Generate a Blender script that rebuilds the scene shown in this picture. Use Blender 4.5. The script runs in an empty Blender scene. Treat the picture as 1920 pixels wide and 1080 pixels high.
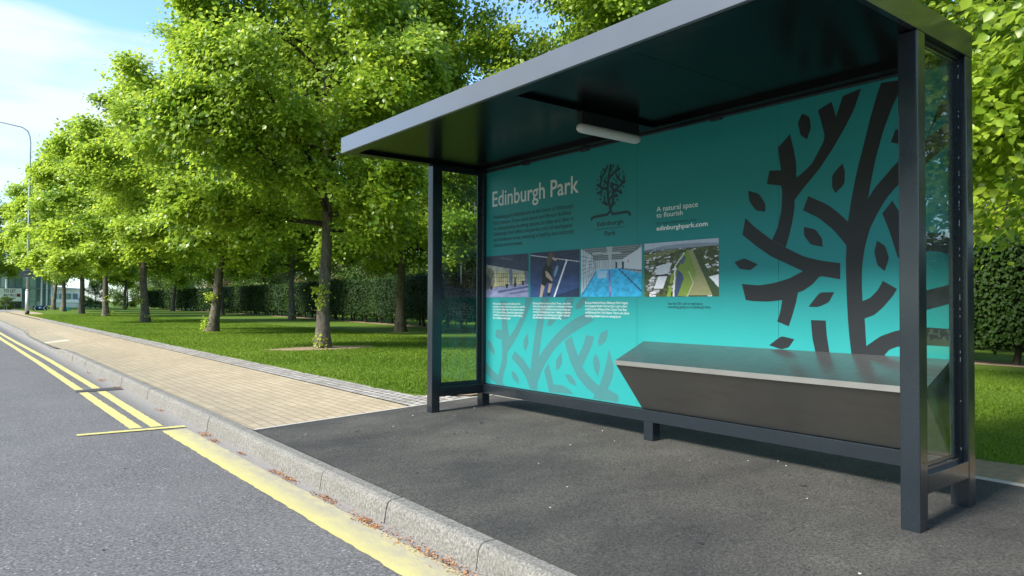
import bpy, bmesh, math, random
import numpy as np
from mathutils import Vector, Matrix

# ------------------------------------------------------------------ camera, sky, sun, exposure
SC = bpy.context.scene
COL = SC.collection
R = math.radians
F_PX, YAW, PITCH, ROLL = 1335.3, .6653, .0197, .0040
cd = bpy.data.cameras.new('camera')
cam = bpy.data.objects.new('camera', cd)
COL.objects.link(cam)
cd.sensor_width = 36; cd.lens = F_PX / 1920 * 36; cd.clip_start = .05; cd.clip_end = 3000
fw = Vector((math.sin(YAW)*math.cos(PITCH), math.cos(YAW)*math.cos(PITCH), math.sin(PITCH)))
ri0 = Vector((math.cos(YAW), -math.sin(YAW), 0)); up0 = ri0.cross(fw)
ri = ri0*math.cos(ROLL) + up0*math.sin(ROLL); up = -ri0*math.sin(ROLL) + up0*math.cos(ROLL)
m = Matrix((ri, up, -fw)).transposed().to_4x4(); m.translation = Vector((0, 0, 1.1))
cam.matrix_world = m
SC.camera = cam

SUN_AZ, SUN_EL = 275, 41            # compass-style azimuth: 0 = +Y (along the road), 90 = +X
W = bpy.data.worlds.new('World'); SC.world = W; W.use_nodes = True
nt = W.node_tree; nt.nodes.clear()
def wn(t): return nt.nodes.new(t)
out = wn('ShaderNodeOutputWorld'); bg = wn('ShaderNodeBackground'); sky = wn('ShaderNodeTexSky')
sky.sky_type = 'NISHITA'; sky.sun_disc = False
sky.sun_elevation = R(SUN_EL); sky.sun_rotation = R(SUN_AZ)
sky.air_density = 1.0; sky.dust_density = .6; sky.ozone_density = 1.2
tc = wn('ShaderNodeTexCoord'); mp = wn('ShaderNodeMapping'); mp.inputs['Scale'].default_value = (1.2, 1.2, 5.5)
mp.inputs['Location'].default_value = (.35, .1, .12)
no = wn('ShaderNodeTexNoise'); no.inputs['Scale'].default_value = 1.5; no.inputs['Detail'].default_value = 9; no.inputs['Roughness'].default_value = .52
no.inputs['Distortion'].default_value = .25
rp = wn('ShaderNodeValToRGB'); rp.color_ramp.elements[0].position = .455; rp.color_ramp.elements[1].position = .585
rp.color_ramp.elements[0].color = (.03, .03, .03, 1); rp.color_ramp.elements[1].color = (.93, .93, .93, 1)
mx = wn('ShaderNodeMix'); mx.data_type = 'RGBA'; mx.inputs['B'].default_value = (3.5, 3.9, 4.3, 1)
nt.links.new(tc.outputs['Generated'], mp.inputs['Vector']); nt.links.new(mp.outputs[0], no.inputs['Vector'])
sx = wn('ShaderNodeSeparateXYZ'); nt.links.new(tc.outputs['Generated'], sx.inputs[0])
mr = wn('ShaderNodeMapRange'); mr.inputs['From Min'].default_value = .30; mr.inputs['From Max'].default_value = .85; mr.inputs['To Min'].default_value = 1; mr.inputs['To Max'].default_value = .15
nt.links.new(sx.outputs[2], mr.inputs['Value']); cm = wn('ShaderNodeMath'); cm.operation = 'MULTIPLY'
nt.links.new(no.outputs['Fac'], rp.inputs[0]); nt.links.new(rp.outputs[0], cm.inputs[0]); nt.links.new(mr.outputs[0], cm.inputs[1]); nt.links.new(cm.outputs[0], mx.inputs['Factor'])
gain = wn('ShaderNodeMix'); gain.data_type = 'RGBA'; gain.blend_type = 'MULTIPLY'; gain.inputs['Factor'].default_value = 1
gain.inputs['B'].default_value = (.95, 1.2, 1.4, 1)
nt.links.new(sky.outputs[0], gain.inputs['A']); nt.links.new(gain.outputs['Result'], mx.inputs['A'])
nt.links.new(mx.outputs['Result'], bg.inputs[0]); bg.inputs[1].default_value = .15
nt.links.new(bg.outputs[0], out.inputs[0])

sl = bpy.data.lights.new('sun', 'SUN'); sl.energy = 4.6; sl.angle = R(13); sl.color = (1, .945, .85)
sun = bpy.data.objects.new('sun', sl); COL.objects.link(sun)
sd = Vector((math.sin(R(SUN_AZ))*math.cos(R(SUN_EL)), math.cos(R(SUN_AZ))*math.cos(R(SUN_EL)), math.sin(R(SUN_EL))))
sun.rotation_euler = sd.to_track_quat('Z', 'Y').to_euler(); sun.location = (-8, 0, 12)

vs = SC.view_settings; vs.view_transform = 'Standard'; vs.look = 'None'; vs.gamma = 1; vs.exposure = .90
SC.cycles.max_bounces = 8; SC.cycles.transparent_max_bounces = 12
SC.cycles.sample_clamp_indirect = 6

# ------------------------------------------------------------------ helpers
def link(o, parent=None):
    COL.objects.link(o)
    if parent: o.parent = parent
    return o
def mesh_obj(name, verts, faces, mat, parent=None, smooth=False):
    me = bpy.data.meshes.new(name); me.from_pydata([tuple(v) for v in verts], [], [tuple(f) for f in faces])
    mats = mat if isinstance(mat, (list, tuple)) else [mat]
    for mm in mats: me.materials.append(mm)
    if smooth: me.polygons.foreach_set('use_smooth', [True]*len(me.polygons))
    me.update()
    return link(bpy.data.objects.new(name, me), parent)
def bm_obj(name, bm, mat, parent=None, smooth=False):
    me = bpy.data.meshes.new(name); bm.normal_update(); bm.to_mesh(me); bm.free()
    for mm in (mat if isinstance(mat, (list, tuple)) else [mat]): me.materials.append(mm)
    if smooth: me.polygons.foreach_set('use_smooth', [True]*len(me.polygons))
    return link(bpy.data.objects.new(name, me), parent)
def empty(name, loc, rz=0):
    o = bpy.data.objects.new(name, None); o.empty_display_size = .3
    o.location = loc; o.rotation_euler = (0, 0, rz); COL.objects.link(o); return o
def tag(o, label=None, cat=None, group=None, kind=None):
    if label: o['label'] = label
    if cat: o['category'] = cat
    if group: o['group'] = group
    if kind: o['kind'] = kind
    return o
def box(bm, x0, x1, y0, y1, z0, z1, bev=0, mat=0):
    t = bmesh.ops.create_cube(bm, size=1)
    for v in t['verts']:
        v.co = Vector(((x0+x1)/2+v.co.x*(x1-x0), (y0+y1)/2+v.co.y*(y1-y0), (z0+z1)/2+v.co.z*(z1-z0)))
    fs = set(f for v in t['verts'] for f in v.link_faces)
    if bev:
        r = bmesh.ops.bevel(bm, geom=list(set(e for f in fs for e in f.edges)), offset=bev, segments=2, affect='EDGES', profile=.6)
        fs = set(r['faces']) | set(f for v in r['verts'] for f in v.link_faces)
    for f in fs: f.material_index = mat
def box_obj(name, b, mat, parent=None, bev=0):
    bm = bmesh.new(); box(bm, *b, bev=bev); return bm_obj(name, bm, mat, parent)
def cyl(bm, p0, p1, r0, r1=None, seg=12, cap=True):
    r1 = r0 if r1 is None else r1
    p0, p1 = Vector(p0), Vector(p1); d = (p1-p0); q = d.to_track_quat('Z', 'Y')
    a, b = [], []
    for i in range(seg):
        t = 2*math.pi*i/seg; c = Vector((math.cos(t), math.sin(t), 0))
        a.append(bm.verts.new(p0 + q @ (c*r0))); b.append(bm.verts.new(p1 + q @ (c*r1)))
    for i in range(seg): bm.faces.new((a[i], a[(i+1) % seg], b[(i+1) % seg], b[i]))
    if cap: bm.faces.new(a[::-1]); bm.faces.new(b)
def tube_arrays(path, radii, seg=8, wob=0, rng=None):
    """vertices and quads of a tapered tube along a path"""
    V, Fc = [], []; n = len(path)
    for i, (p, r) in enumerate(zip(path, radii)):
        p = Vector(p); a = Vector(path[max(0, i-1)]); b = Vector(path[min(n-1, i+1)])
        d = (b-a).normalized(); s = d.cross(Vector((.13, .99, .05))).normalized(); t = d.cross(s)
        for k in range(seg):
            an = 2*math.pi*k/seg; rr = r*(1 + (wob*(rng.random()-.5) if wob else 0))
            V.append(p + s*math.cos(an)*rr + t*math.sin(an)*rr)
    for i in range(n-1):
        for k in range(seg):
            k2 = (k+1) % seg
            Fc.append((i*seg+k, i*seg+k2, (i+1)*seg+k2, (i+1)*seg+k))
    Fc.append(tuple(range(seg))[::-1]); Fc.append(tuple((n-1)*seg+k for k in range(seg)))
    return V, Fc
def copy_tree(o, parent=None):
    c = o.copy(); COL.objects.link(c)
    if parent: c.parent = parent
    for ch in list(o.children): copy_tree(ch, c)
    return c

# ------------------------------------------------------------------ materials
class NM:
    """small node-material helper"""
    def __init__(s, name):
        s.m = bpy.data.materials.new(name); s.m.use_nodes = True; s.t = s.m.node_tree
        s.b = s.t.nodes['Principled BSDF']; s.o = s.t.nodes['Material Output']
        s.co = s.n('ShaderNodeTexCoord').outputs['Object']; s.ge = None
    def n(s, t, **k):
        x = s.t.nodes.new(t)
        for a, v in k.items(): setattr(x, a, v)
        return x
    def l(s, a, b): s.t.links.new(a, b)
    def noise(s, sc, det=4, ro=.55, vec=None, dist=0):
        x = s.n('ShaderNodeTexNoise'); x.inputs['Scale'].default_value = sc; x.inputs['Detail'].default_value = det
        x.inputs['Roughness'].default_value = ro; x.inputs['Distortion'].default_value = dist
        s.l(vec or s.co, x.inputs['Vector']); return x.outputs['Fac']
    def vor(s, sc, vec=None, out='Distance'):
        x = s.n('ShaderNodeTexVoronoi'); x.inputs['Scale'].default_value = sc; s.l(vec or s.co, x.inputs['Vector']); return x.outputs[out]
    def ramp(s, fac, *st):
        x = s.n('ShaderNodeValToRGB'); e = x.color_ramp.elements
        while len(e) < len(st): e.new(.5)
        for i, (p, c) in enumerate(st):
            e[i].position = p; e[i].color = (c, c, c, 1) if isinstance(c, (int, float)) else (*c, 1)
        s.l(fac, x.inputs[0]); return x.outputs[0]
    def mix(s, fac, a, b, mode='MIX'):
        x = s.n('ShaderNodeMix'); x.data_type = 'RGBA'; x.blend_type = mode
        for k, v in (('Factor', fac), ('A', a), ('B', b)):
            if isinstance(v, (int, float)): x.inputs[k].default_value = v if k == 'Factor' else (v, v, v, 1)
            elif isinstance(v, tuple): x.inputs[k].default_value = (*v, 1)
            else: s.l(v, x.inputs[k])
        return x.outputs['Result']
    def mapv(s, scale=(1, 1, 1), rot=(0, 0, 0), loc=(0, 0, 0)):
        x = s.n('ShaderNodeMapping'); x.inputs['Scale'].default_value = scale; x.inputs['Rotation'].default_value = rot
        x.inputs['Location'].default_value = loc; s.l(s.co, x.inputs['Vector']); return x.outputs[0]
    def sep(s, v=None):
        x = s.n('ShaderNodeSeparateXYZ'); s.l(v or s.co, x.inputs[0]); return x.outputs
    def math(s, op, a, b=0, clamp=False):
        x = s.n('ShaderNodeMath'); x.operation = op; x.use_clamp = clamp
        for i, v in enumerate((a, b)):
            if isinstance(v, (int, float)): x.inputs[i].default_value = v
            else: s.l(v, x.inputs[i])
        return x.outputs[0]
    def bump(s, h, st=.3, d=.01):
        x = s.n('ShaderNodeBump'); x.inputs['Strength'].default_value = st; x.inputs['Distance'].default_value = d
        s.l(h, x.inputs['Height']); s.l(x.outputs[0], s.b.inputs['Normal'])
    def set(s, col=None, rough=None, metal=None, spec=None, **k):
        for key, v in (('Base Color', col), ('Roughness', rough), ('Metallic', metal), ('Specular IOR Level', spec)):
            if v is None: continue
            if isinstance(v, (int, float)): s.b.inputs[key].default_value = v
            elif isinstance(v, tuple): s.b.inputs[key].default_value = (*v, 1)
            else: s.l(v, s.b.inputs[key])
        for key, v in k.items(): s.b.inputs[key.replace('_', ' ')].default_value = v
        return s

def simple(name, col, rough=.5, metal=0, var=.15, sc=6, **k):
    M = NM(name); n = M.noise(sc, 5)
    c = M.mix(n, tuple(x*(1-var) for x in col), tuple(min(1, x*(1+var)) for x in col))
    M.set(c, rough, metal, **k); return M.m

# painted steel of the shelter: dusty gloss with a little orange peel
def paint(name, col, rough=.24, coat=.4):
    M = NM(name); n = M.noise(3.2, 6, .6); n2 = M.noise(38, 4, .6)
    c = M.mix(M.ramp(n, (.35, 0.), (.75, .30)), col, tuple(x*1.25+.002 for x in col))
    c = M.mix(M.ramp(M.noise(90, 2), (.74, 0.), (.80, .25)), c, (.25, .26, .27))
    M.set(c, M.ramp(n, (.3, rough*.9), (.8, rough*1.15)), 0, .5, Coat_Weight=coat, Coat_Roughness=.12)
    return M.m
M_FRAME = paint('anthracite_paint', (.012, .0175, .023), .26, .3)
M_FASCIA_SHEEN = paint('fascia_sky_sheen', (.09, .10, .116), .32, .5)  # frame paint lightened: the sky's reflection is put into the base colour
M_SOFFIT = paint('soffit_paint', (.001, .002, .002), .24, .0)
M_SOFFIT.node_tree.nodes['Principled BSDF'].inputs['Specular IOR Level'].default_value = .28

M = NM('turquoise_vinyl'); s = M.sep()
c = M.mix(M.noise(1.3, 3), (.016, .245, .245), (.022, .275, .272))
c = M.mix(M.ramp(M.noise(26, 5, .7), (.60, 0.), (.9, .3)), c, (.016, .21, .21))
M.set(c, M.ramp(M.noise(9, 4), (.3, .36), (.7, .48)), 0, .35); M.bump(M.noise(14, 3), .04, .002); M_TEAL = M.m
M_INKBLACK = simple('black_vinyl', (.011, .0135, .017), .42, sc=12)
M_INKGREY = simple('grey_teal_ink', (.042, .165, .175), .42, sc=12, var=.06)
M_INKPALE = simple('pale_ink', (.70, .76, .74), .45, var=.03)
M_INKWHITE = simple('white_ink', (.85, .88, .88), .45, var=.03)
M_INKDARK = simple('dark_ink', (.008, .045, .055), .45, var=.1)
M = NM('printed_picture'); a = M.n('ShaderNodeAttribute', attribute_name='ink'); M.set(a.outputs['Color'], .4); M_PIC = M.m

M = NM('brushed_steel'); v = M.mapv((60, .6, 60)); n = M.noise(3, 8, .7, v); sm = M.noise(2.2, 4)
c = M.mix(sm, (.20, .21, .21), (.31, .32, .32)); c = M.mix(M.ramp(M.noise(7, 5), (.55, 0.), (.8, .5)), c, (.20, .19, .175))
M.set(c, M.ramp(n, (.2, .17), (.8, .33)), .9); M.bump(n, .04, .001); M_STEEL = M.m
M = NM('dusty_steel'); n = M.noise(3, 8, .7, M.mapv((60, .6, 60))); sm = M.noise(1.6, 5)
sz = M.sep()[2]; c = M.mix(sm, (.25, .245, .235), (.34, .335, .32)); c = M.mix(M.ramp(M.noise(5, 6, .7, M.mapv((1, .4, 2.5))), (.5, 0.), (.75, .4)), c, (.19, .18, .165)); M.set(c, M.ramp(n, (.2, .30), (.8, .42)), .88); M_STEEL2 = M.m
M_LIP = simple('steel_lip', (.40, .39, .37), .38, .8)
M_SEAL = simple('black_seal', (.012, .014, .016), .5)
M_SILICONE = simple('white_silicone', (.42, .46, .48), .3)
M_DIFF = simple('opal_plastic', (.62, .63, .60), .35, var=.05)

def glass(name, tint, refl=1.0):
    M = NM(name); t = M.n('ShaderNodeBsdfTransparent'); t.inputs[0].default_value = (*tint, 1)
    g = M.n('ShaderNodeBsdfGlossy'); g.inputs['Roughness'].default_value = .01; g.inputs[0].default_value = (.95, 1, .98, 1)
    fr = M.n('ShaderNodeFresnel'); fr.inputs[0].default_value = 1.5; ad = M.n('ShaderNodeMixShader')
    d = M.n('ShaderNodeBsdfDiffuse'); d.inputs[0].default_value = (.6, .62, .6, 1); m2 = M.n('ShaderNodeMixShader')
    ge = M.n('ShaderNodeNewGeometry'); M.l(M.math('MULTIPLY', fr.outputs[0], M.math('SUBTRACT', refl, ge.outputs['Backfacing']), True), ad.inputs[0]); M.l(t.outputs[0], ad.inputs[1]); M.l(g.outputs[0], ad.inputs[2])
    M.l(M.ramp(M.noise(5, 6, .7), (.45, .0), (.9, .10)), m2.inputs[0]); M.l(ad.outputs[0], m2.inputs[1]); M.l(d.outputs[0], m2.inputs[2])
    M.l(m2.outputs[0], M.o.inputs[0]); return M.m
M_GLASS = glass('shelter_glass', (.86, .93, .89))

# ground materials
M = NM('old_asphalt'); s = M.sep(); n1 = M.noise(60, 5, .85); n2 = M.noise(1.1, 5, .6); n3 = M.noise(30, 4, .7)
base = M.mix(M.ramp(n1, (.40, 0.), (.62, 1.)), (.042, .041, .042), (.200, .195, .190)); base = M.mix(M.ramp(n2, (.35, 0.), (.7, .25)), base, (.20, .195, .19))
st = M.ramp(M.vor(34), (.0, 1.), (.26, 0.)); base = M.mix(M.math('MULTIPLY', st, M.ramp(M.noise(9, 2), (.45, 0.), (.6, .9))), base, (.55, .54, .52))
base = M.mix(M.ramp(M.noise(48, 3, .6, M.mapv((1, 1, 1), loc=(5, 3, 0))), (.66, 0.), (.7, .7)), base, (.045, .045, .048))
dust = M.math('MULTIPLY', M.ramp(s[0], (0, 0), (1, 1)), 1)
gx = M.n('ShaderNodeMapRange'); gx.inputs['From Min'].default_value = 1.66; gx.inputs['From Max'].default_value = 1.90; M.l(s[0], gx.inputs['Value'])
gn = M.math('MULTIPLY', gx.outputs[0], M.ramp(n3, (.2, .55), (.7, 1.)))
base = M.mix(gn, base, M.mix(M.noise(60, 4, .7), (.20, .185, .165), (.34, .32, .29)))
M.set(base, .85, 0, .3); M.bump(n1, .55, .006); M_ROAD = M.m

M = NM('new_asphalt'); n1 = M.ramp(M.noise(70, 5, .85), (.38, 0.), (.64, 1.)); n2 = M.noise(1.1, 6, .62, M.mapv((.8, 1.2, 1), rot=(0, 0, .5))); n3 = M.noise(22, 5, .7)
base = M.mix(n1, (.014, .014, .015), (.072, .070, .067))
base = M.mix(M.ramp(n2, (.33, .1), (.66, .8)), base, M.mix(n1, (.046, .043, .037), (.225, .213, .18)))
base = M.mix(M.ramp(n3, (.6, 0.), (.85, .22)), base, (.13, .125, .11))
fl = M.math('MULTIPLY', M.ramp(M.vor(38), (.0, 1.), (.09, 0.)), M.ramp(M.noise(5, 2, .5, M.mapv(loc=(2, 7, 0))), (.40, 0.), (.50, 1.)))
base = M.mix(fl, base, (.45, .44, .41))
M.set(base, .8, 0, .35); M.bump(n1, .8, .007); M_NEWASPH = M.m

def brickmat(name, w, h, cols, mort, rot=0, off=.5, msize=.006, noise_amt=.0, bump=.5, sq=1, stain=None, bias=0):
    M = NM(name); v = M.mapv(rot=(0, 0, rot))
    if noise_amt:
        nn = M.n('ShaderNodeTexNoise'); nn.inputs['Scale'].default_value = 7; M.l(v, nn.inputs['Vector'])
        sb = M.n('ShaderNodeVectorMath', operation='SUBTRACT'); sb.inputs[1].default_value = (.5, .5, .5); M.l(nn.outputs['Color'], sb.inputs[0])
        sc = M.n('ShaderNodeVectorMath', operation='SCALE'); sc.inputs['Scale'].default_value = noise_amt; M.l(sb.outputs[0], sc.inputs[0])
        ad = M.n('ShaderNodeVectorMath', operation='ADD'); M.l(v, ad.inputs[0]); M.l(sc.outputs[0], ad.inputs[1]); v = ad.outputs[0]
    b = M.n('ShaderNodeTexBrick'); b.inputs['Scale'].default_value = 1; b.inputs['Brick Width'].default_value = w; b.inputs['Row Height'].default_value = h
    b.inputs['Mortar Size'].default_value = msize; b.inputs['Mortar Smooth'].default_value = .4; b.offset = off; b.inputs['Bias'].default_value = bias
    b.inputs['Color1'].default_value = (*cols[0], 1); b.inputs['Color2'].default_value = (*cols[1], 1); b.inputs['Mortar'].default_value = (*mort, 1)
    M.l(v, b.inputs['Vector'])
    c = M.mix(M.ramp(M.noise(55, 4, .7), (.3, 0.), (.75, .35)), b.outputs['Color'], cols[2])
    c = M.mix(M.ramp(M.noise(.9, 5, .6), (.45, 0.), (.75, .45)), c, tuple(x*.72 for x in cols[0]))
    if stain: c = stain(M, c)
    M.set(c, .85, 0, .3)
    hh = M.math('SUBTRACT', M.math('MULTIPLY', M.noise(60, 4), .35), b.outputs['Fac']); M.bump(hh, bump, .006)
    return M.m
def pave_stain(M, c):
    s = M.sep(); r = M.n('ShaderNodeMapRange'); r.inputs['From Min'].default_value = 3.0; r.inputs['From Max'].default_value = 2.05; M.l(s[0], r.inputs['Value'])
    return M.mix(M.math('MULTIPLY', r.outputs[0], M.ramp(M.noise(2.5, 5), (.3, .2), (.7, .6))), c, (.17, .16, .125))
M_PAVE = brickmat('buff_block_paving', .2, .1, ((.335, .27, .17), (.41, .335, .22), (.46, .385, .27)), (.13, .105, .07), rot=R(90), stain=pave_stain, bump=.6)
M_PAVE2 = brickmat('pale_block_paving', .2, .1, ((.44, .40, .31), (.50, .45, .36), (.55, .50, .42)), (.22, .19, .14), rot=0)
M_PAVE3 = brickmat('dark_block_paving', .2, .1, ((.27, .235, .16), (.33, .28, .19), (.36, .32, .23)), (.10, .08, .06), rot=0)
M_SETTS = brickmat('granite_setts', .13, .10, ((.24, .22, .19), (.42, .39, .35), (.46, .435, .40)), (.06, .05, .035), rot=R(90), msize=.014, noise_amt=.03, bump=1.0)

M = NM('kerb_concrete'); n1 = M.ramp(M.noise(65, 5, .85), (.38, 0.), (.62, 1.)); n2 = M.noise(2.2, 5, .6)
c = M.mix(n1, (.10, .096, .084), (.33, .318, .285)); c = M.mix(M.ramp(n2, (.4, 0.), (.75, .45)), c, (.15, .142, .12))
c = M.mix(M.ramp(M.noise(12, 5, .75, M.mapv((1, 1, .3))), (.56, 0.), (.72, .5)), c, (.10, .092, .072))
M.set(c, .9, 0, .25); M.bump(n1, .6, .004); M_KERB = M.m
M_EDGING = simple('pale_concrete_edging', (.42, .395, .345), .9, sc=30, var=.25)

def yellow(name, dusty):
    M = NM(name); s = M.sep(); n = M.noise(90, 5, .8)
    c = M.mix(M.noise(4, 4), (.50, .44, .145), (.58, .52, .19))
    wear = M.ramp(n, (.50, 0.), (.64, .6))
    c = M.mix(wear, c, (.25, .23, .17))
    if dusty:
        r = M.n('ShaderNodeMapRange'); r.inputs['From Min'].default_value = 1.63; r.inputs['From Max'].default_value = 1.80; M.l(s[0], r.inputs['Value'])
        f = M.math('MULTIPLY', r.outputs[0], M.ramp(M.noise(14, 6, .8, M.mapv((1, .35, 1))), (.3, .3), (.56, 1.)))
        c = M.mix(f, c, M.mix(n, (.22, .205, .165), (.40, .37, .27)))
    M.set(c, .75, 0, .3); M.bump(M.noise(110, 4, .75), .4, .004); return M.m
M_YEL = yellow('yellow_road_paint', False); M_YELW = yellow('worn_yellow_road_paint', True)

def grassmat(name, a, b, soil=None):
    M = NM(name); n = M.noise(.45, 5, .6); n2 = M.noise(40, 4, .8)
    c = M.mix(n, a, b); c = M.mix(n2, c, tuple(x*.55 for x in a)); M.set(c, .9, 0, .15); M.bump(n2, .6, .03); return M.m
M_LAWN = grassmat('lawn', (.095, .165, .015), (.14, .22, .024))
def leafmat(name, ca, cb, trans=.45, tint_attr=True, rough=.42, spec=.4):
    M = NM(name)
    a = M.n('ShaderNodeAttribute', attribute_name='tint'); oi = M.n('ShaderNodeObjectInfo')
    fac = M.math('ADD', a.outputs['Fac'], M.math('MULTIPLY', M.math('SUBTRACT', oi.outputs['Random'], .5), .22), True)
    c = M.mix(M.math('POWER', fac, 1.15), ca, cb)
    M.set(c, rough, 0, spec)
    tr = M.n('ShaderNodeBsdfTranslucent'); M.l(M.mix(.6, c, M.mix(fac, tuple(x*1.6 for x in ca), tuple(min(1, x*1.7) for x in cb))), tr.inputs[0])
    ms = M.n('ShaderNodeMixShader'); ms.inputs[0].default_value = trans
    M.l(M.b.outputs[0], ms.inputs[1]); M.l(tr.outputs[0], ms.inputs[2]); M.l(ms.outputs[0], M.o.inputs[0]); return M.m
M_LEAF = leafmat('lime_leaf', (.085, .195, .009), (.54, .68, .070), .54, rough=.36, spec=.55)
M_LEAF_B = leafmat('woodland_leaf', (.040, .095, .010), (.17, .25, .040))
M_LEAF_O = leafmat('olive_leaf', (.085, .080, .025), (.24, .22, .085))
M_HEDGE_SHADE = leafmat('shaded_beech_leaf', (.009, .030, .003), (.042, .085, .009), .2, rough=.6, spec=.2)  # leaf colour darkened to carry the shade of the trees
M_HEDGECORE = simple('hedge_inside', (.010, .022, .006), .95, sc=5)
M_GRASS = leafmat('grass_blade', (.09, .168, .012), (.225, .315, .033), .45, rough=.6, spec=.2)

def bark(name, a, b, c3):
    M = NM(name); v = M.mapv((1, 1, .28)); n = M.noise(22, 7, .75, v); n2 = M.noise(5, 4)
    c = M.mix(M.ramp(n, (.35, 0.), (.65, 1.)), a, b); c = M.mix(M.ramp(n2, (.5, 0.), (.72, .6)), c, c3)
    M.set(c, .92, 0, .2); M.bump(n, .9, .025); return M.m
M_BARK = bark('lime_bark', (.045, .037, .029), (.215, .185, .145), (.17, .175, .115))
M_BARK2 = bark('dark_bark', (.030, .025, .018), (.085, .070, .050), (.05, .055, .03))
M_BRANCH = bark('branch_bark', (.030, .024, .018), (.080, .064, .046), (.05, .05, .03))
M_SOIL = NM('bare_soil'); n = M_SOIL.noise(18, 6, .7); M_SOIL.set(M_SOIL.mix(n, (.19, .135, .085), (.42, .32, .215)), .95, 0, .1); M_SOIL.bump(n, 1, .03); M_SOIL = M_SOIL.m
M_LITTER = NM('dry_bud_scales'); a = M_LITTER.n('ShaderNodeAttribute', attribute_name='tint'); M_LITTER.set(M_LITTER.mix(a.outputs['Fac'], (.18, .055, .018), (.50, .26, .10)), .8); M_LITTER = M_LITTER.m
M_STONE = simple('pebble', (.42, .38, .32), .9, sc=20, var=.4)

# ------------------------------------------------------------------ ground heights and sheets
def gz(x, y): return .03*(min(max(x, 1.95), 4.6)-3.66) + .005*(min(max(y, 0), 7)-1.49)
ROAD_Z = -.17
def drop(y):                         # the dropped kerb of the crossing, 0..1
    def ss(a, b, t):
        t = min(1, max(0, (t-a)/(b-a))); return t*t*(3-2*t)
    return ss(19.0, 21.5, y)*(1-ss(29, 31, y))
def pz(x, y): return gz(x, y) - .115*drop(y)*max(0, 1-max(0, (x-2.0))/1.0)
def sheet(name, xs, ys, zf, mat, kind='structure', xf=None):
    V = []; nx, ny = len(xs), len(ys)
    for y in ys:
        for x in xs:
            X = xf(x, y) if xf else x
            V.append((X, y, zf(X, y)))
    Fc = [(j*nx+i, j*nx+i+1, (j+1)*nx+i+1, (j+1)*nx+i) for j in range(ny-1) for i in range(nx-1)]
    o = mesh_obj(name, V, Fc, mat); tag(o, kind=kind); return o
def rng_lin(a, b, n): return [a+(b-a)*i/(n-1) for i in range(n)]

ys = [-300, -12, -9, -6, -3, 0, 1.5, 3, 5, 6.43, 6.50, 7, 9, 12, 20, 30, 40, 46, 60, 66, 75, 100, 150, 300, 900]
V = []
for y in ys:
    xr = 4.80+(6.43-y)*.032+.03 if y <= 6.44 else (4.56 if y < 6.6 else 4.10 + max(0, min(y, 66)-46)*.075)
    xr = min(xr, 5.4)
    for x, z in ((-500, -.06), (-9.0, -.06), (-8.95, -.4), (2.02, -.4), (2.06, -.25), (xr-.06, -.10), (xr, .024+.005*(min(max(y, 0), 7)-1.49)), (xr+.6, .028+.005*(min(max(y, 0), 7)-1.49)), (500, .028+.005*(min(max(y, 0), 7)-1.49))): V.append((x, y, z))
n = 9
g = mesh_obj('ground', V, [(j*n+i, j*n+i+1, (j+1)*n+i+1, (j+1)*n+i) for j in range(len(ys)-1) for i in range(n-1)], M_LAWN); tag(g, kind='structure')
LAWN_DZ = .028+.03*(3.66-4.6)         # lawn sits this far from gz()
def lz(x, y): return .028 + .005*(min(max(y, 0), 7)-1.49)

sheet('road', [-8.9, -4, 0, 1.0, 1.97], [-60, -10, 0, 5, 10, 20, 40, 76, 80], lambda x, y: ROAD_Z, M_ROAD)
sheet('cross_road', [-60, -9, 2, 20, 60], [78, 84, 92, 98], lambda x, y: .05, M_ROAD)
def edge_y(x): return 6.252 + (x-2.03)*.0637        # far end line of the bus stop surfacing
ysp = [0, .5, 1.5, 3, 5, 7, 7.4, 7.8, 8.2, 8.6, 9, 10, 12, 14, 18, 20.4, 20.8, 21.3, 22, 23, 26, 34, 45, 58, 66, 73]
sheet('pavement', rng_lin(2.075, 3.70, 9), ysp, pz, M_PAVE)
o = bpy.data.objects['pavement']
for v in o.data.vertices:
    x = v.co.x; v.co.y = edge_y(x)+.035 + v.co.y*(1 if v.co.y > .4 else 1)
    v.co.z = pz(x, v.co.y)
# widening of the pavement far away
sheet('far_pavement', [3.785, 4.4, 5.0, 5.6], [46, 52, 60, 68, 74, 80], lambda x, y: gz(x, y)+.004, M_PAVE, xf=lambda x, y: 3.785+(x-3.785)*max(.02, min(1, (y-46)/20)))
def setts_x(x, y):
    t = (x-3.785)/.33
    wide = max(0, 1-(y-6.45)/.55)
    return 3.705 + t*(.41+.42*wide)
sheet('cobbled_edge', [3.785, 3.9, 4.0, 4.115], [6.42, 6.5, 6.65, 6.8, 7.0, 7.5, 9, 12, 16, 22, 30, 40, 46, 66], lambda x, y: gz(x, y)+.006, M_SETTS, xf=setts_x)
for v in bpy.data.objects['cobbled_edge'].data.vertices:
    if v.co.y < 6.43: v.co.y = edge_y(v.co.x)+.035
    if v.co.y > 46: v.co.x += (v.co.y-46)*.075
def bx(y): return 4.80 + (6.43-y)*.032              # back line of the bus stop surfacing
V = []; Fc = []; nx = 12; yy = rng_lin(-9, 0, 5)+rng_lin(.4, 6.0, 18)[0:]
for j, y in enumerate(yy+[None]):
    for i in range(nx):
        t = i/(nx-1)
        if y is None: X = 2.075+t*(bx(6.43)-2.075); Y = edge_y(X)
        else: X = 2.075+t*(bx(y)-2.075); Y = y
        V.append((X, Y, gz(X, Y)))
for j in range(len(yy)):
    for i in range(nx-1): Fc.append((j*nx+i, j*nx+i+1, (j+1)*nx+i+1, (j+1)*nx+i))
tag(mesh_obj('bus_stop_surfacing', V, Fc, M_NEWASPH), kind='structure')
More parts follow.
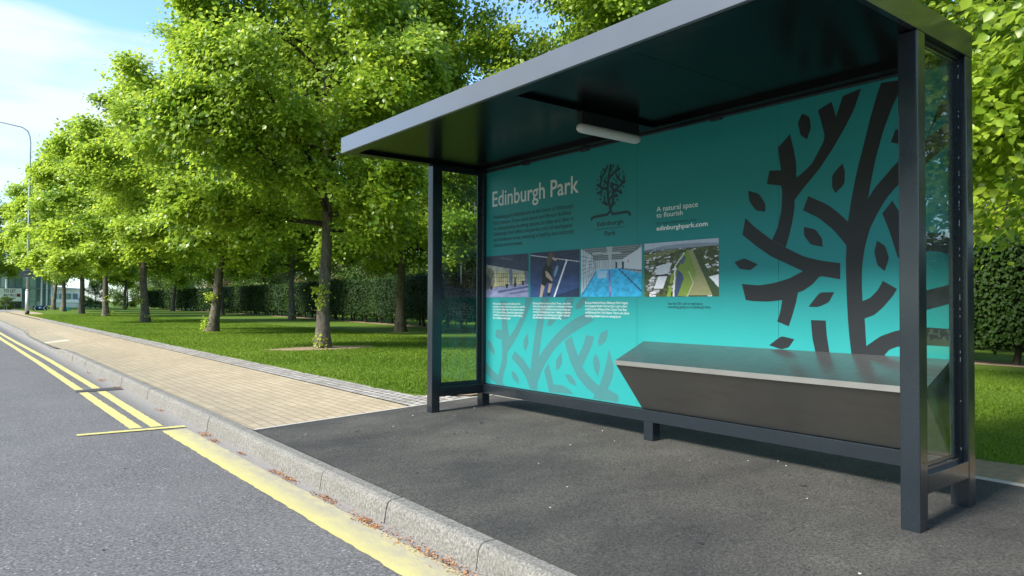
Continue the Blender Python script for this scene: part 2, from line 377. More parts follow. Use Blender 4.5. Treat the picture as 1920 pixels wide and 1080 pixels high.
# pale concrete edging strips round the new surfacing
bm = bmesh.new()
def strip(bm, p, q, w, h):
    p, q = Vector(p), Vector(q); d = (q-p).normalized(); s = Vector((-d.y, d.x, 0))*w/2
    n = 8; rows = []
    for i in range(n+1):
        c = p.lerp(q, i/n); z = gz(c.x, c.y)
        rows.append([bm.verts.new(Vector((c.x+s.x*k, c.y+s.y*k, z+dz))) for k, dz in ((-1, -.05), (-1, h), (1, h), (1, -.05))])
    for a, b in zip(rows, rows[1:]):
        for k in range(3): bm.faces.new((a[k], a[k+1], b[k+1], b[k]))
strip(bm, (2.075, edge_y(2.075)+.018, 0), (4.83, edge_y(4.83)+.018, 0), .036, .006)
strip(bm, (bx(6.43)+.02, 6.43, 0), (bx(-9)+.02, -9, 0), .045, .008)
tag(bm_obj('edging_strip', bm, M_EDGING), kind='structure')
# bare soil behind the surfacing and beside the setts
def blob(name, fpts, mat, z=.006, n=None):
    V = [(x, y, lz(x, y)+z) for x, y in fpts]; c = (sum(p[0] for p in V)/len(V), sum(p[1] for p in V)/len(V), sum(p[2] for p in V)/len(V)+.012)
    V.append(c); k = len(V)-1
    o = mesh_obj(name, V, [(i, (i+1) % k, k) for i in range(k)], mat); tag(o, kind='structure'); return o
rs = random.Random(5)
L1, L2 = [], []
yy = rng_lin(-8, 6.9, 60)
V = []
for y in yy:
    w = .16 + .18*abs(math.sin(y*1.9))+rs.random()*.09 + (.42*max(0, 1-abs(y-1.5)/1.4))
    V += [(bx(y)+.03, y, gz(5, y)+.001), (bx(y)+.06+w*.5, y, lz(5, y)+.018+rs.random()*.01), (bx(y)+.06+w, y, lz(5, y)+.001)]
Fc = [(j*3+i, j*3+i+1, (j+1)*3+i+1, (j+1)*3+i) for j in range(len(yy)-1) for i in (0, 1)]
tag(mesh_obj('soil_strip', V, Fc, M_SOIL), kind='structure')
blob('soil_ring', [(6.48+1.25*math.cos(a)*(1+.12*math.sin(a*5)), 15.05+.62*math.sin(a)*(1+.15*math.cos(a*4))) for a in rng_lin(0, 6.1, 22)], M_SOIL)
blob('soil_patch', [(4.55+.32*math.cos(a), 6.85+.30*math.sin(a)*(1+.2*math.sin(a*3))) for a in rng_lin(0, 6.0, 14)], M_SOIL, z=.014)

# trodden gum and oil spots on the surfacing and road
M_SPOT = simple('dark_spots', (.028, .028, .030), .6, sc=40, var=.4)
bm = bmesh.new(); rr = random.Random(31)
for k in range(16):
    if k < 12: x, y, z_, s_ = rr.uniform(2.3, 4.5), rr.uniform(1, 6), None, rr.uniform(.008, .02)
    else: x, y, z_, s_ = rr.uniform(.4, 1.5), rr.uniform(2, 12), ROAD_Z+.0045, rr.uniform(.006, .014)
    q = []
    for i in range(9):
        a = 2*math.pi*i/9; r_ = s_*rr.uniform(.7, 1.2); X, Y = x+math.cos(a)*r_, y+math.sin(a)*r_*1.2; q.append(bm.verts.new((X, Y, z_ if z_ is not None else gz(X, Y)+.0035)))
    bm.faces.new(q)
tag(bm_obj('tarmac_spots', bm, M_SPOT), kind='structure')
# kerb stones
bm = bmesh.new(); rk = random.Random(2)
y = -9.0
while y < 66:
    ln = .905; j = rk.uniform(-.003, .003)
    secs = []
    for yy_ in (y+.003, y+ln-.003):
        d = drop(yy_); zt = gz(2.03, yy_) - .003 - .112*d + rk.uniform(-.002, .002)
        xx = lambda v: v + j
        secs.append([(xx(1.955), ROAD_Z-.05), (xx(1.957), ROAD_Z+.004), (xx(1.972), zt-.034*(1-d*.6)), (xx(1.984), zt-.010*(1-d*.5)), (xx(2.004), zt), (xx(2.072), zt+.002), (xx(2.074), ROAD_Z-.05)])
    A = [bm.verts.new((x_, y+.003, z_)) for x_, z_ in secs[0]]; B = [bm.verts.new((x_, y+ln-.003, z_)) for x_, z_ in secs[1]]
    for i in range(len(A)-1): bm.faces.new((A[i], A[i+1], B[i+1], B[i]))
    bm.faces.new(A[::-1]); bm.faces.new(B)
    y += ln
kerb = bm_obj('kerb', bm, M_KERB); tag(kerb, kind='structure')
tag(box_obj('kerb_bed', (1.975, 2.06, -9, 66, ROAD_Z-.06, -.16), M_SEAL), kind='structure')
# tactile and paler blocks at the dropped kerb
sheet('pale_paving_patch', [2.08, 2.4, 2.62], [20.6, 22, 24.6], lambda x, y: pz(x, y)+.005, M_PAVE2)
sheet('tactile_paving', [2.08, 2.4, 2.66], [24.7, 26, 28.4], lambda x, y: pz(x, y)+.005, M_PAVE3)

# yellow lines
def ribbon(name, pts, mat, z=ROAD_Z+.004, jag=.004, seed=1):
    r = random.Random(seed); V = []; Fc = []
    for i in range(len(pts)-1):
        (y0, a0, b0), (y1, a1, b1) = pts[i], pts[i+1]; n = max(2, int((y1-y0)/.06)) if y0 < 14 else 6
        for k in range(n + (1 if i == len(pts)-2 else 0)):
            t = k/n; V += [(a0+(a1-a0)*t + r.uniform(-jag, jag), y0+(y1-y0)*t, z), (b0+(b1-b0)*t + r.uniform(-jag, jag), y0+(y1-y0)*t, z)]
    for j in range(len(V)//2-1): Fc.append((2*j, 2*j+1, 2*j+3, 2*j+2))
    o = mesh_obj(name, V, Fc, mat); tag(o, kind='structure')
ribbon('wide_yellow_line', [(-6, 1.655, 1.895), (2.9, 1.652, 1.885), (7.56, 1.612, 1.838)], M_YELW, jag=.006)
ribbon('double_yellow_line', [(7.86, 1.578, 1.692), (9.5, 1.583, 1.69), (11.35, 1.592, 1.698)], M_YEL, seed=2)
ribbon('double_yellow_line', [(7.88, 1.392, 1.505), (9.5, 1.38, 1.492), (11.35, 1.375, 1.482)], M_YEL, seed=3)
ribbon('double_yellow_line', [(11.75, 1.592, 1.692), (18, 1.57, 1.67), (28, 1.43, 1.54), (40, 1.32, 1.43), (60, 1.15, 1.26)], M_YEL, seed=4)
ribbon('double_yellow_line', [(11.72, 1.37, 1.475), (18, 1.33, 1.43), (28, 1.20, 1.31), (40, 1.10, 1.21), (60, .93, 1.04)], M_YEL, seed=5)
V = [(.93, 7.74, ROAD_Z+.008), (.95, 7.84, ROAD_Z+.008), (1.86, 7.76, ROAD_Z+.008), (1.86, 7.60, ROAD_Z+.008)]
r = random.Random(9); V = []
for i in range(30):
    t = i/29; x = .93+.93*t; V += [(x, 7.735-.09*t+r.uniform(-.006, .006), ROAD_Z+.008), (x, 7.825-.075*t+r.uniform(-.006, .006), ROAD_Z+.008)]
tag(mesh_obj('yellow_cross_bar', V, [(2*i, 2*i+2, 2*i+3, 2*i+1) for i in range(29)], M_YEL), kind='structure')
M_PATCH = simple('tar_patch', (.045, .043, .045), .8, sc=60, var=.5)
V = [(1.34, 11.44, ROAD_Z+.0065), (1.60, 11.38, ROAD_Z+.0065), (1.93, 11.40, ROAD_Z+.0065), (1.93, 11.74, ROAD_Z+.0065), (1.60, 11.74, ROAD_Z+.0065), (1.36, 11.54, ROAD_Z+.0065)]
tag(mesh_obj('road_patch', V, [tuple(range(6))], M_PATCH), kind='structure')

BLACK=[[(2.666,1.521),(2.627,1.598),(2.598,1.713),(2.591,1.830),(2.600,1.878),(2.704,1.900),(2.684,1.989),(2.599,1.979),(2.612,2.069),(2.620,2.134),(2.533,2.209),(2.510,2.112),(2.492,2.012),(2.490,1.915),(2.441,1.946),(2.380,1.995),(2.297,2.141),(2.341,2.325),(2.252,2.360),(2.224,2.258),(2.182,2.378),(2.067,2.400),(2.113,2.280),(2.168,2.182),(2.244,2.067),(2.341,1.942),(2.441,1.841),(2.503,1.771),(2.503,1.723),(2.520,1.628),(2.546,1.533),(2.567,1.466)],
[(2.893,1.573),(2.869,1.687),(2.786,1.610),(2.664,1.519),(2.567,1.464),(2.443,1.402),(2.324,1.368),(2.202,1.348),(2.203,1.248),(2.330,1.271),(2.384,1.220),(2.444,1.182),(2.483,1.168),(2.496,1.106),(2.523,1.019),(2.548,0.949),(2.631,0.978),(2.607,1.047),(2.594,1.120),(2.698,1.110),(2.811,1.113),(2.868,1.121),(2.899,1.232),(2.765,1.220),(2.654,1.234),(2.547,1.261),(2.448,1.306),(2.568,1.363),(2.675,1.413),(2.787,1.489)],
[(1.950,2.405),(1.804,2.393),(1.833,2.359),(1.863,2.297),(1.887,2.250),(1.938,2.121),(1.982,1.970),(2.008,1.850),(2.030,1.728),(1.991,1.786),(1.940,1.840),(1.866,1.917),(1.727,2.013),(1.581,2.111),(1.582,1.988),(1.728,1.871),(1.866,1.779),(1.924,1.716),(1.975,1.634),(2.019,1.549),(2.049,1.445),(2.064,1.357),(2.070,1.286),(2.070,1.196),(2.067,1.114),(2.021,1.134),(1.978,1.178),(1.947,1.233),(1.867,1.185),(1.894,1.142),(1.944,1.082),(1.996,1.034),(2.055,1.010),(2.046,0.845),(1.962,0.907),(1.865,0.945),(1.710,0.967),(1.594,0.962),(1.595,0.865),(1.711,0.867),(1.866,0.851),(1.912,0.831),(1.955,0.787),(2.135,0.787),(2.147,0.890),(2.156,0.999),(2.164,1.180),(2.167,1.361),(2.163,1.452),(2.190,1.490),(2.246,1.558),(2.342,1.641),(2.446,1.698),(2.409,1.786),(2.284,1.719),(2.208,1.656),(2.153,1.600),(2.130,1.739),(2.097,1.898),(2.051,2.070),(2.015,2.206),(1.980,2.323)],
[(1.948,1.631),(1.890,1.700),(1.825,1.585),(1.707,1.500),(1.587,1.486),(1.588,1.369),(1.654,1.392),(1.707,1.395),(1.794,1.379),(1.862,1.365),(1.908,1.523)],
[(1.748,1.150),(1.709,1.175),(1.589,1.206),(1.590,1.100),(1.710,1.065),(1.749,1.061)],
[(2.395,0.993),(2.297,0.992),(2.291,0.903),(2.273,0.789),(2.366,0.793),(2.385,0.881)],
[(1.705,2.010),(1.692,2.058),(1.633,2.212),(1.582,2.234),(1.582,2.168),(1.664,2.111)],
[(2.449,2.326),(2.478,2.270),(2.460,2.190),(2.416,2.151),(2.389,2.224),(2.399,2.293)],
[(2.184,1.963),(2.248,1.901),(2.252,1.827),(2.230,1.784),(2.174,1.835),(2.170,1.908)],
[(2.848,1.873),(2.836,1.798),(2.786,1.732),(2.718,1.715),(2.714,1.765),(2.763,1.841)],
[(2.440,1.591),(2.438,1.535),(2.392,1.475),(2.314,1.455),(2.319,1.508),(2.362,1.567)],
[(2.958,1.385),(2.879,1.408),(2.773,1.363),(2.833,1.325),(2.915,1.338)],
[(2.241,1.169),(2.335,1.166),(2.410,1.078),(2.345,1.077),(2.277,1.107)],
[(2.509,0.866),(2.601,0.881),(2.690,0.818),(2.602,0.797),(2.549,0.812)],
[(1.979,1.472),(1.995,1.407),(1.977,1.327),(1.936,1.290),(1.912,1.367),(1.934,1.438)],
[(1.868,2.116),(1.898,2.043),(1.852,2.025),(1.822,2.082)]]
GREY=[[(5.916,0.486),(5.822,0.428),(5.703,0.367),(5.658,0.462),(5.632,0.550),(5.633,0.626),(5.642,0.722),(5.751,0.750),(5.733,0.822),(5.634,0.820),(5.644,0.917),(5.662,1.025),(5.672,1.111),(5.574,1.112),(5.564,0.951),(5.546,0.855),(5.520,0.755),(5.434,0.837),(5.334,0.966),(5.285,1.070),(5.261,1.143),(5.156,1.143),(5.203,1.071),(5.268,0.946),(5.350,0.829),(5.433,0.721),(5.545,0.609),(5.561,0.491),(5.613,0.380),(5.631,0.308),(5.590,0.275),(5.729,0.278),(5.915,0.377)],
[(5.091,0.950),(5.068,1.031),(5.037,1.142),(4.915,1.142),(4.968,1.032),(4.998,0.942),(5.036,0.780),(5.074,0.586),(4.981,0.682),(4.861,0.787),(4.715,0.889),(4.574,0.960),(4.425,1.010),(4.345,0.951),(4.465,0.897),(4.602,0.835),(4.744,0.753),(4.860,0.668),(4.965,0.553),(5.042,0.447),(5.088,0.352),(5.096,0.276),(5.199,0.283),(5.248,0.369),(5.331,0.455),(5.484,0.555),(5.433,0.621),(5.298,0.551),(5.192,0.455),(5.176,0.559),(5.145,0.724)],
[(4.996,0.471),(4.935,0.540),(4.904,0.458),(4.867,0.353),(4.742,0.355),(4.656,0.329),(4.600,0.292),(4.919,0.277),(4.965,0.393)],
[(4.715,0.749),(4.623,0.801),(4.587,0.712),(4.539,0.629),(4.478,0.727),(4.444,0.818),(4.345,0.808),(4.371,0.732),(4.431,0.636),(4.491,0.543),(4.423,0.478),(4.331,0.421),(4.279,0.398),(4.229,0.512),(4.191,0.624),(4.172,0.711),(4.116,0.575),(4.129,0.484),(4.184,0.380),(4.061,0.339),(4.061,0.282),(4.357,0.280),(4.337,0.319),(4.436,0.365),(4.545,0.449),(4.629,0.557),(4.686,0.668)],
[(5.880,0.712),(5.870,0.635),(5.759,0.559),(5.759,0.619),(5.824,0.692)],
[(5.234,0.808),(5.291,0.748),(5.299,0.675),(5.274,0.630),(5.226,0.700)],
[(5.483,0.428),(5.465,0.360),(5.372,0.311),(5.372,0.368),(5.431,0.416)],
[(4.758,0.655),(4.830,0.572),(4.830,0.503),(4.808,0.485),(4.750,0.558)],
[(4.714,0.454),(4.656,0.392),(4.559,0.367),(4.586,0.417),(4.643,0.460)],
[(4.185,0.873),(4.268,0.838),(4.300,0.764),(4.280,0.728),(4.216,0.767),(4.185,0.823)],
[(4.332,0.665),(4.358,0.594),(4.338,0.522),(4.299,0.475),(4.273,0.564),(4.293,0.626)],
[(4.493,1.141),(4.568,1.084),(4.575,1.041),(4.520,1.046),(4.445,1.103),(4.432,1.141)],
[(4.952,0.883),(4.937,0.943),(4.832,0.955),(4.847,0.925),(4.906,0.884)],
[(4.766,0.951),(4.687,0.948),(4.637,0.988),(4.617,1.074),(4.589,1.141),(4.702,1.142),(4.730,1.044)]]
LOGO=[([(4.151,1.867),(4.181,1.966),(4.188,2.053),(4.175,2.151),(4.147,2.253)],0.0273),
([(4.159,1.868),(4.124,1.940),(4.123,2.032),(4.147,2.101)],0.0252),
([(4.380,1.801),(4.370,1.824),(4.327,1.830),(4.188,1.836),(4.154,1.863),(4.124,1.833),(3.974,1.838),(3.944,1.827),(3.931,1.802)],0.0231),
([(4.172,2.137),(4.116,2.176),(4.045,2.205)],0.0252),
([(4.186,2.089),(4.234,2.132)],0.0231),
([(4.276,2.084),(4.258,2.149),(4.207,2.209),(4.184,2.252)],0.0210),
([(4.262,2.149),(4.276,2.175)],0.0189),
([(4.211,2.203),(4.221,2.224)],0.0189),
([(4.239,2.203),(4.239,2.233)],0.0147),
([(4.188,2.056),(4.243,2.060),(4.314,2.106)],0.0252),
([(4.243,2.060),(4.271,2.030),(4.314,2.027)],0.0231),
([(4.257,2.035),(4.267,1.996)],0.0168),
([(4.183,1.916),(4.220,1.944),(4.225,1.998)],0.0189),
([(4.188,1.914),(4.252,1.947)],0.0168),
([(4.124,1.907),(4.097,1.930)],0.0168),
([(4.170,1.955),(4.142,1.981),(4.066,1.979)],0.0210),
([(4.120,2.025),(4.053,2.056),(4.001,2.088),(4.005,2.141)],0.0231),
([(4.018,2.087),(4.071,2.124),(4.093,2.166)],0.0189),
([(4.066,2.123),(4.049,2.166)],0.0147),
([(4.009,2.089),(3.987,2.080)],0.0189),
([(4.138,2.086),(4.071,2.068)],0.0189),
([(4.115,2.018),(4.080,2.027),(4.022,1.994)],0.0210),
([(4.053,2.010),(4.031,2.027)],0.0147),
([(4.174,2.012),(4.147,2.031)],0.0147),
([(4.116,2.248),(4.123,2.220)],0.0147),
([(4.058,2.233),(4.089,2.211)],0.0147),
([(4.093,2.205),(4.098,2.186)],0.0126),
([(4.009,2.180),(4.022,2.156)],0.0126),
([(4.262,2.210),(4.264,2.183)],0.0126),
([(4.304,2.148),(4.298,2.134)],0.0147),
([(4.323,2.065),(4.304,2.063)],0.0147),
([(4.281,1.969),(4.260,1.973)],0.0147),
([(4.084,1.947),(4.062,1.945)],0.0147),
([(4.018,2.050),(3.996,2.048)],0.0147),
([(4.098,2.114),(4.080,2.092)],0.0147),
([(4.234,2.099),(4.227,2.085)],0.0147),
([(4.156,2.076),(4.155,2.056)],0.0126),
([(4.117,2.136),(4.116,2.116)],0.0126),
([(4.208,2.155),(4.207,2.135)],0.0126),
([(4.216,2.023),(4.229,2.011)],0.0126),
([(4.106,2.004),(4.080,1.994)],0.0126),
([(4.143,2.219),(4.136,2.192)],0.0126)]
TEXTS=[('Edinburgh Park',5.806,2.066,1.268,0.1500,'pale'),
('Wellbeing and lifestyle are at the heart of Edinburgh',5.792,1.937,1.185,0.0385,'dark'),
('Park culture. From multi-sport and fitness facilities',5.791,1.880,1.157,0.0385,'dark'),
('to championing stunning spaces to relax and dine in,',5.791,1.823,1.198,0.0385,'dark'),
('Edinburgh Park offers the perfect mix of workspace',5.790,1.767,1.171,0.0385,'dark'),
('and breakout areas, ensuring a healthy and culturally',5.790,1.710,1.198,0.0385,'dark'),
('vibrant environment.',5.789,1.654,0.473,0.0385,'dark'),
('Edinburgh',4.308,1.746,0.300,0.0340,'dark'),
('Park',4.223,1.660,0.132,0.0360,'dark'),
('A natural space',3.658,1.807,0.391,0.0400,'white'),
('to flourish',3.660,1.760,0.253,0.0370,'white'),
('For more information, visit:',3.658,1.705,0.381,0.0210,'dark'),
('edinburghpark.com',3.660,1.660,0.478,0.0330,'white'),
('Scan the QR code to read about',3.548,1.084,0.322,0.0200,'dark'),
('everything going on at Edinburgh Park.',3.548,1.059,0.392,0.0200,'dark'),
('Feeling peckish, or fancy a drink, Edinburgh Park',5.790,1.074,0.443,0.0195,'white'),
('has plenty of choice. Across the campus you will find',5.789,1.045,0.508,0.0195,'white'),
('local cafes and coffee shops. From relaxed outdoors',5.789,1.017,0.500,0.0195,'white'),
('at The Patio to Patina, a beautifully designed space,',5.789,0.988,0.492,0.0195,'white'),
('combining a restaurant, bar and artisan bakery,',5.789,0.960,0.476,0.0195,'white'),
('with a bespoke events space.',5.789,0.931,0.293,0.0195,'white'),
('Edinburgh Park is home to Padel Tennis, one of the',5.158,1.080,0.519,0.0195,'white'),
('fastest growing sports globally. A combination of tennis',5.158,1.053,0.540,0.0195,'white'),
("and squash, it's a full body workout that keeps you",5.157,1.026,0.519,0.0195,'white'),
('moving from beginning to end - helping to improve',5.157,1.000,0.519,0.0195,'white'),
('your endurance and cardiovascular health. You will',5.157,0.973,0.505,0.0195,'white'),
('also find other multi use surfaces to Play.',5.157,0.947,0.400,0.0195,'white'),
("Energise Health & Fitness, Edinburgh Park's largest,",4.453,1.088,0.498,0.0195,'white'),
('best equipped Health Club and Spa, is just a short',4.452,1.060,0.486,0.0195,'white'),
('stroll from both Edinburgh Park Central Tram Stop',4.452,1.032,0.480,0.0195,'white'),
("and Edinburgh Park Train Station. There's also plenty",4.452,1.004,0.509,0.0195,'white'),
('of parking available if you are coming by car.',4.452,0.975,0.421,0.0195,'white')]

# ------------------------------------------------------------------ bus shelter
X0, PW, X1, Y0, Y1 = 3.657, .092, 4.350, 1.488, 6.003
ZR, ZB, ZS, ZT, XF, XP = .2646, .1728, 2.434, 2.575, 2.737, 4.30
sh = empty('bus_shelter', (3.66, 1.5, 0))
tag(sh, 'dark grey open-fronted bus shelter with turquoise printed back panel beside the road', 'bus shelter')
class Loc:
    """parts are modelled in world metres and parented with an inverse"""
def att(o, parent):
    o.parent = parent; o.matrix_parent_inverse = Matrix.Translation(-sh.location) if parent is sh else Matrix.Identity(4); return o
def part(name, bm, mat, parent=None, label=None, smooth=False):
    o = bm_obj(name, bm, mat, None, smooth); att(o, parent or sh)
    if label: o['label'] = label
    return o
for (a, b, zt) in ((X0, Y0, ZS), (X1-PW, Y0, ZS), (X0, Y1-PW, ZS), (X1-PW, Y1-PW, ZS)):
    bm = bmesh.new(); box(bm, a, a+PW, b, b+PW, -.12, zt-.0005, bev=.007)
    cyl(bm, (a+.045, b-.0015, .33), (a+.045, b+.004, .33), .005, seg=8)
    cyl(bm, (a-.0015, b+.05, .30), (a+.004, b+.05, .30), .005, seg=8)
    part('post', bm, M_FRAME)
bm = bmesh.new(); box(bm, X1-PW+.002, X1-.002, 3.665, 3.757, -.12, ZB, bev=.005); part('middle_leg', bm, M_FRAME)
for b in (Y0+.0015, Y1-PW+.0015):
    bm = bmesh.new(); box(bm, X0+PW, X1-PW, b, b+PW-.003, ZB, ZR, bev=.004); part('bottom_rail', bm, M_FRAME)
bm = bmesh.new(); box(bm, X1-PW+.002, X1-.002, Y0+PW, Y1-PW, ZB, ZR, bev=.004); part('bottom_rail', bm, M_FRAME, label='long bottom rail under the back panel')
# roof: fascias, top skin and recessed soffit
roofe = bpy.data.objects.new('roof', None); 
bm = bmesh.new()
box(bm, XF+.03, X1-.03, Y0+.03, Y1-.03, ZT-.03, ZT-.012)
roof = part('roof', bm, M_FRAME)
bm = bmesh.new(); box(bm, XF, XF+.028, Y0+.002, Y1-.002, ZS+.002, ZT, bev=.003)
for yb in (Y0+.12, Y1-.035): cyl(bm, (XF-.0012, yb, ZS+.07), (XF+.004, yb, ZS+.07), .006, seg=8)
part('fascia', bm, M_FASCIA_SHEEN, roof, 'long front fascia, sky reflection painted into its pale grey')
for a, b in ((Y0, Y0+.03), (Y1-.03, Y1)):
    bm = bmesh.new(); box(bm, XF+.028, X1, a, b, ZS+.001, ZT-.001, bev=.003); part('fascia', bm, M_FRAME, roof)
bm = bmesh.new(); box(bm, X1-.03, X1-.001, Y0+.03, Y1-.03, ZS+.001, ZT-.002, bev=.003); part('fascia', bm, M_FRAME, roof)
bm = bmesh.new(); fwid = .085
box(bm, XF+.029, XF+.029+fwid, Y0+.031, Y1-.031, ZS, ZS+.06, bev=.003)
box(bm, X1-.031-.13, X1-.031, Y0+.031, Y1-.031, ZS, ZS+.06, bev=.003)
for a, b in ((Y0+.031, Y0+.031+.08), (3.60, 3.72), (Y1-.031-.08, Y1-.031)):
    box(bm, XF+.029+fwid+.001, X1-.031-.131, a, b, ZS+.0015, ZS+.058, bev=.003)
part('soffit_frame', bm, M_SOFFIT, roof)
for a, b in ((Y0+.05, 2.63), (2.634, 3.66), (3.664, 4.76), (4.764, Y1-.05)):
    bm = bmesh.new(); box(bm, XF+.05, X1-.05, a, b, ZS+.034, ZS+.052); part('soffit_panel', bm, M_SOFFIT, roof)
bm = bmesh.new(); box(bm, XP-.03, XP-.004, Y0+PW, Y1-PW, ZS-.016, ZS-.001, bev=.002)
for yb in (3.05, 4.4, 5.2): box(bm, XP-.034, XP-.006, yb, yb+.09, ZS-.028, ZS-.017, bev=.002)
part('panel_clip_rail', bm, M_FRAME)
# end panes with their beads
for b, lab in ((Y0, 'near'), (Y1-PW, 'far')):
    a0, a1 = X0+PW, X1-PW
    bm = bmesh.new()
    for d, w, y_a, y_b in ((0, .022, .030, .062), (.022, .018, .040, .056)):
        x0, x1, z0, z1 = a0+d, a1-d, ZR+d, ZS-d
        box(bm, x0, x0+w, b+y_a, b+y_b, z0, z1); box(bm, x1-w, x1, b+y_a, b+y_b, z0, z1)
        box(bm, x0+w, x1-w, b+y_a, b+y_b, z0, z0+w); box(bm, x0+w, x1-w, b+y_a, b+y_b, z1-w, z1)
    if lab == 'near': box(bm, a1-.075, a1-.0405, b+.044, b+.064, ZR+.04, ZS-.04)
    fr = part('glazing_bead', bm, M_FRAME)
    bm = bmesh.new(); box(bm, a0+.038, a1-.038, b+.044, b+.052, ZR+.038, ZS-.038); part('glass_pane', bm, M_GLASS)
    bm = bmesh.new(); rr = random.Random(3)
    if lab == 'near':
        for k in range(26):
            z = rr.uniform(ZR+.03, ZS-.05); box(bm, a1-.0245, a1-.0215, b+.0285, b+.0305, z, z+rr.uniform(.003, .016)*(1 if k % 4 else 2.2))
        for k in range(6):
            x = rr.uniform(a0+.1, a1-.1); box(bm, x, x+rr.uniform(.01, .06), b+.0285, b+.031, ZR+.0215, ZR+.0235)
        part('sealant_bead', bm, M_SILICONE, fr)
    else:
        for x, z0, z1 in ((a0+.27, 1.28, 1.47), (a0+.43, 1.98, 2.12)):
            cyl(bm, (x, b+.043, z0), (x, b+.043, z1), .0015, .006, seg=6)
            part('bird_dropping', bm, M_SILICONE, fr); bm = bmesh.new()
# back panel
bm = bmesh.new()
for a, b in ((Y0+PW+.001, 2.62), (2.622, 3.86), (3.862, Y1-PW-.001)): box(bm, XP, XP+.012, a, b, ZR+.001, ZS-.0005)
panel = part('info_panel', bm, M_TEAL)
bm = bmesh.new(); box(bm, XP-.004, XP-.0005, Y0+PW+.001, Y1-PW-.001, ZR+.001, ZR+.007); part('panel_seal', bm, M_SEAL, panel)
def clip_poly(pts, ymin, ymax, zmin, zmax):
    def cl(P, ax, v, s):
        O = []
        for i in range(len(P)):
            a, b = P[i-1], P[i]; ia, ib = (a[ax]-v)*s >= 0, (b[ax]-v)*s >= 0
            if ia != ib:
                t = (v-a[ax])/(b[ax]-a[ax]); O.append((a[0]+(b[0]-a[0])*t, a[1]+(b[1]-a[1])*t))
            if ib: O.append(b)
        return O
    for ax, v, s in ((0, ymin, 1), (0, ymax, -1), (1, zmin, 1), (1, zmax, -1)):
        if pts: pts = cl(pts, ax, v, s)
    return pts
def smooth_poly(P, it=1):
    for _ in range(it):
        O = []
        n = len(P)
        for i in range(n):
            a, b, c = Vector(P[i-1]), Vector(P[i]), Vector(P[(i+1) % n])
            ang = (a-b).angle(c-b, 0) if (a-b).length > 1e-6 and (c-b).length > 1e-6 else 3
            if ang > 2.2: O += [tuple(a*.14+b*.86+(b-(a+c)/2)*.05), tuple(c*.14+b*.86+(b-(a+c)/2)*.05)]
            else: O.append(tuple(b))
        P = O
    return P
YA, YB, ZA, ZC = Y0+PW+.004, Y1-PW-.003, ZR+.009, ZS-.004
def decal(name, polys, mat, dx, label=None):
    bm = bmesh.new()
    for P in polys:
        P = clip_poly(smooth_poly(P, 2), YA, YB, ZA, ZC)
        if len(P) < 3: continue
        vs_ = [bm.verts.new((XP-dx, y, z)) for y, z in P]
        es = [bm.edges.new((vs_[i-1], vs_[i])) for i in range(len(vs_))]
        bmesh.ops.triangle_fill(bm, edges=es, use_beauty=True)
    return part(name, bm, mat, panel, label)
decal('tree_graphic', BLACK, M_INKBLACK, .0010, 'large charcoal stylised tree print')
decal('tree_graphic', GREY, M_INKGREY, .0008, 'faint grey tree print at the bottom of the panel')
bm = bmesh.new()
for li, (P, w) in enumerate(LOGO):
    for k in range(len(P)-1):
        a, b = Vector(P[k]), Vector(P[k+1]); d = (b-a).normalized(); s = Vector((-d.y, d.x))*w/2
        e = d*w*.22 if k else d*0
        q = [a-e+s, b+s+d*w*.15*(k < len(P)-2), b-s+d*w*.15*(k < len(P)-2), a-e-s]
        dx = .0012+.00008*((li*3+k) % 11)
        bm.faces.new([bm.verts.new((XP-dx, v.x, v.y)) for v in q])
a, b = (4.337, 1.722), (3.984, 1.720)
bm.faces.new([bm.verts.new((XP-.0012, y, z)) for y, z in ((a[0], a[1]), (b[0], b[1]), (b[0], b[1]-.0045), (a[0], a[1]-.0045))])
part('tree_logo', bm, M_INKDARK, panel)
def text_mesh(s, off=0):
    cu = bpy.data.curves.new('t', 'FONT'); cu.body = s; cu.size = 1; cu.offset = off; cu.resolution_u = 3; cu.fill_mode = 'FRONT'
    o = bpy.data.objects.new('t', cu); COL.objects.link(o)
    dg = bpy.context.evaluated_depsgraph_get(); me = bpy.data.meshes.new_from_object(o.evaluated_get(dg))
    bpy.data.objects.remove(o); bpy.data.curves.remove(cu); return me
_cap = text_mesh('E'); CAP = max(v.co.y for v in _cap.vertices)
def text_verts(me, width, cap):
    xs = [v.co.x for v in me.vertices]; x0, x1 = min(xs), max(xs)
    return [((v.co.x-x0)/(x1-x0)*width, v.co.y/CAP*cap) for v in me.vertices], [tuple(p.vertices) for p in me.polygons]
groups = {}
for s, y, z, w, h, c in TEXTS:
    if c == 'pale': key = ('headline_text', 'pale')
    elif h == .0385: key = ('paragraph_text', 'dark')
    elif s in ('Edinburgh', 'Park'): key = ('logo_text', 'dark')
    elif y < 3.56: key = ('note_text', 'dark')
    elif 'visit' in s: key = ('note_text.', 'dark')
    elif 1.6 < z: key = ('slogan_text', 'white')
    else: key = ('caption_text', 'white', round(y, 1))
    groups.setdefault(key, []).append((s, y, z, w, h, c))
MATS = dict(pale=M_INKPALE, dark=M_INKDARK, white=M_INKWHITE)
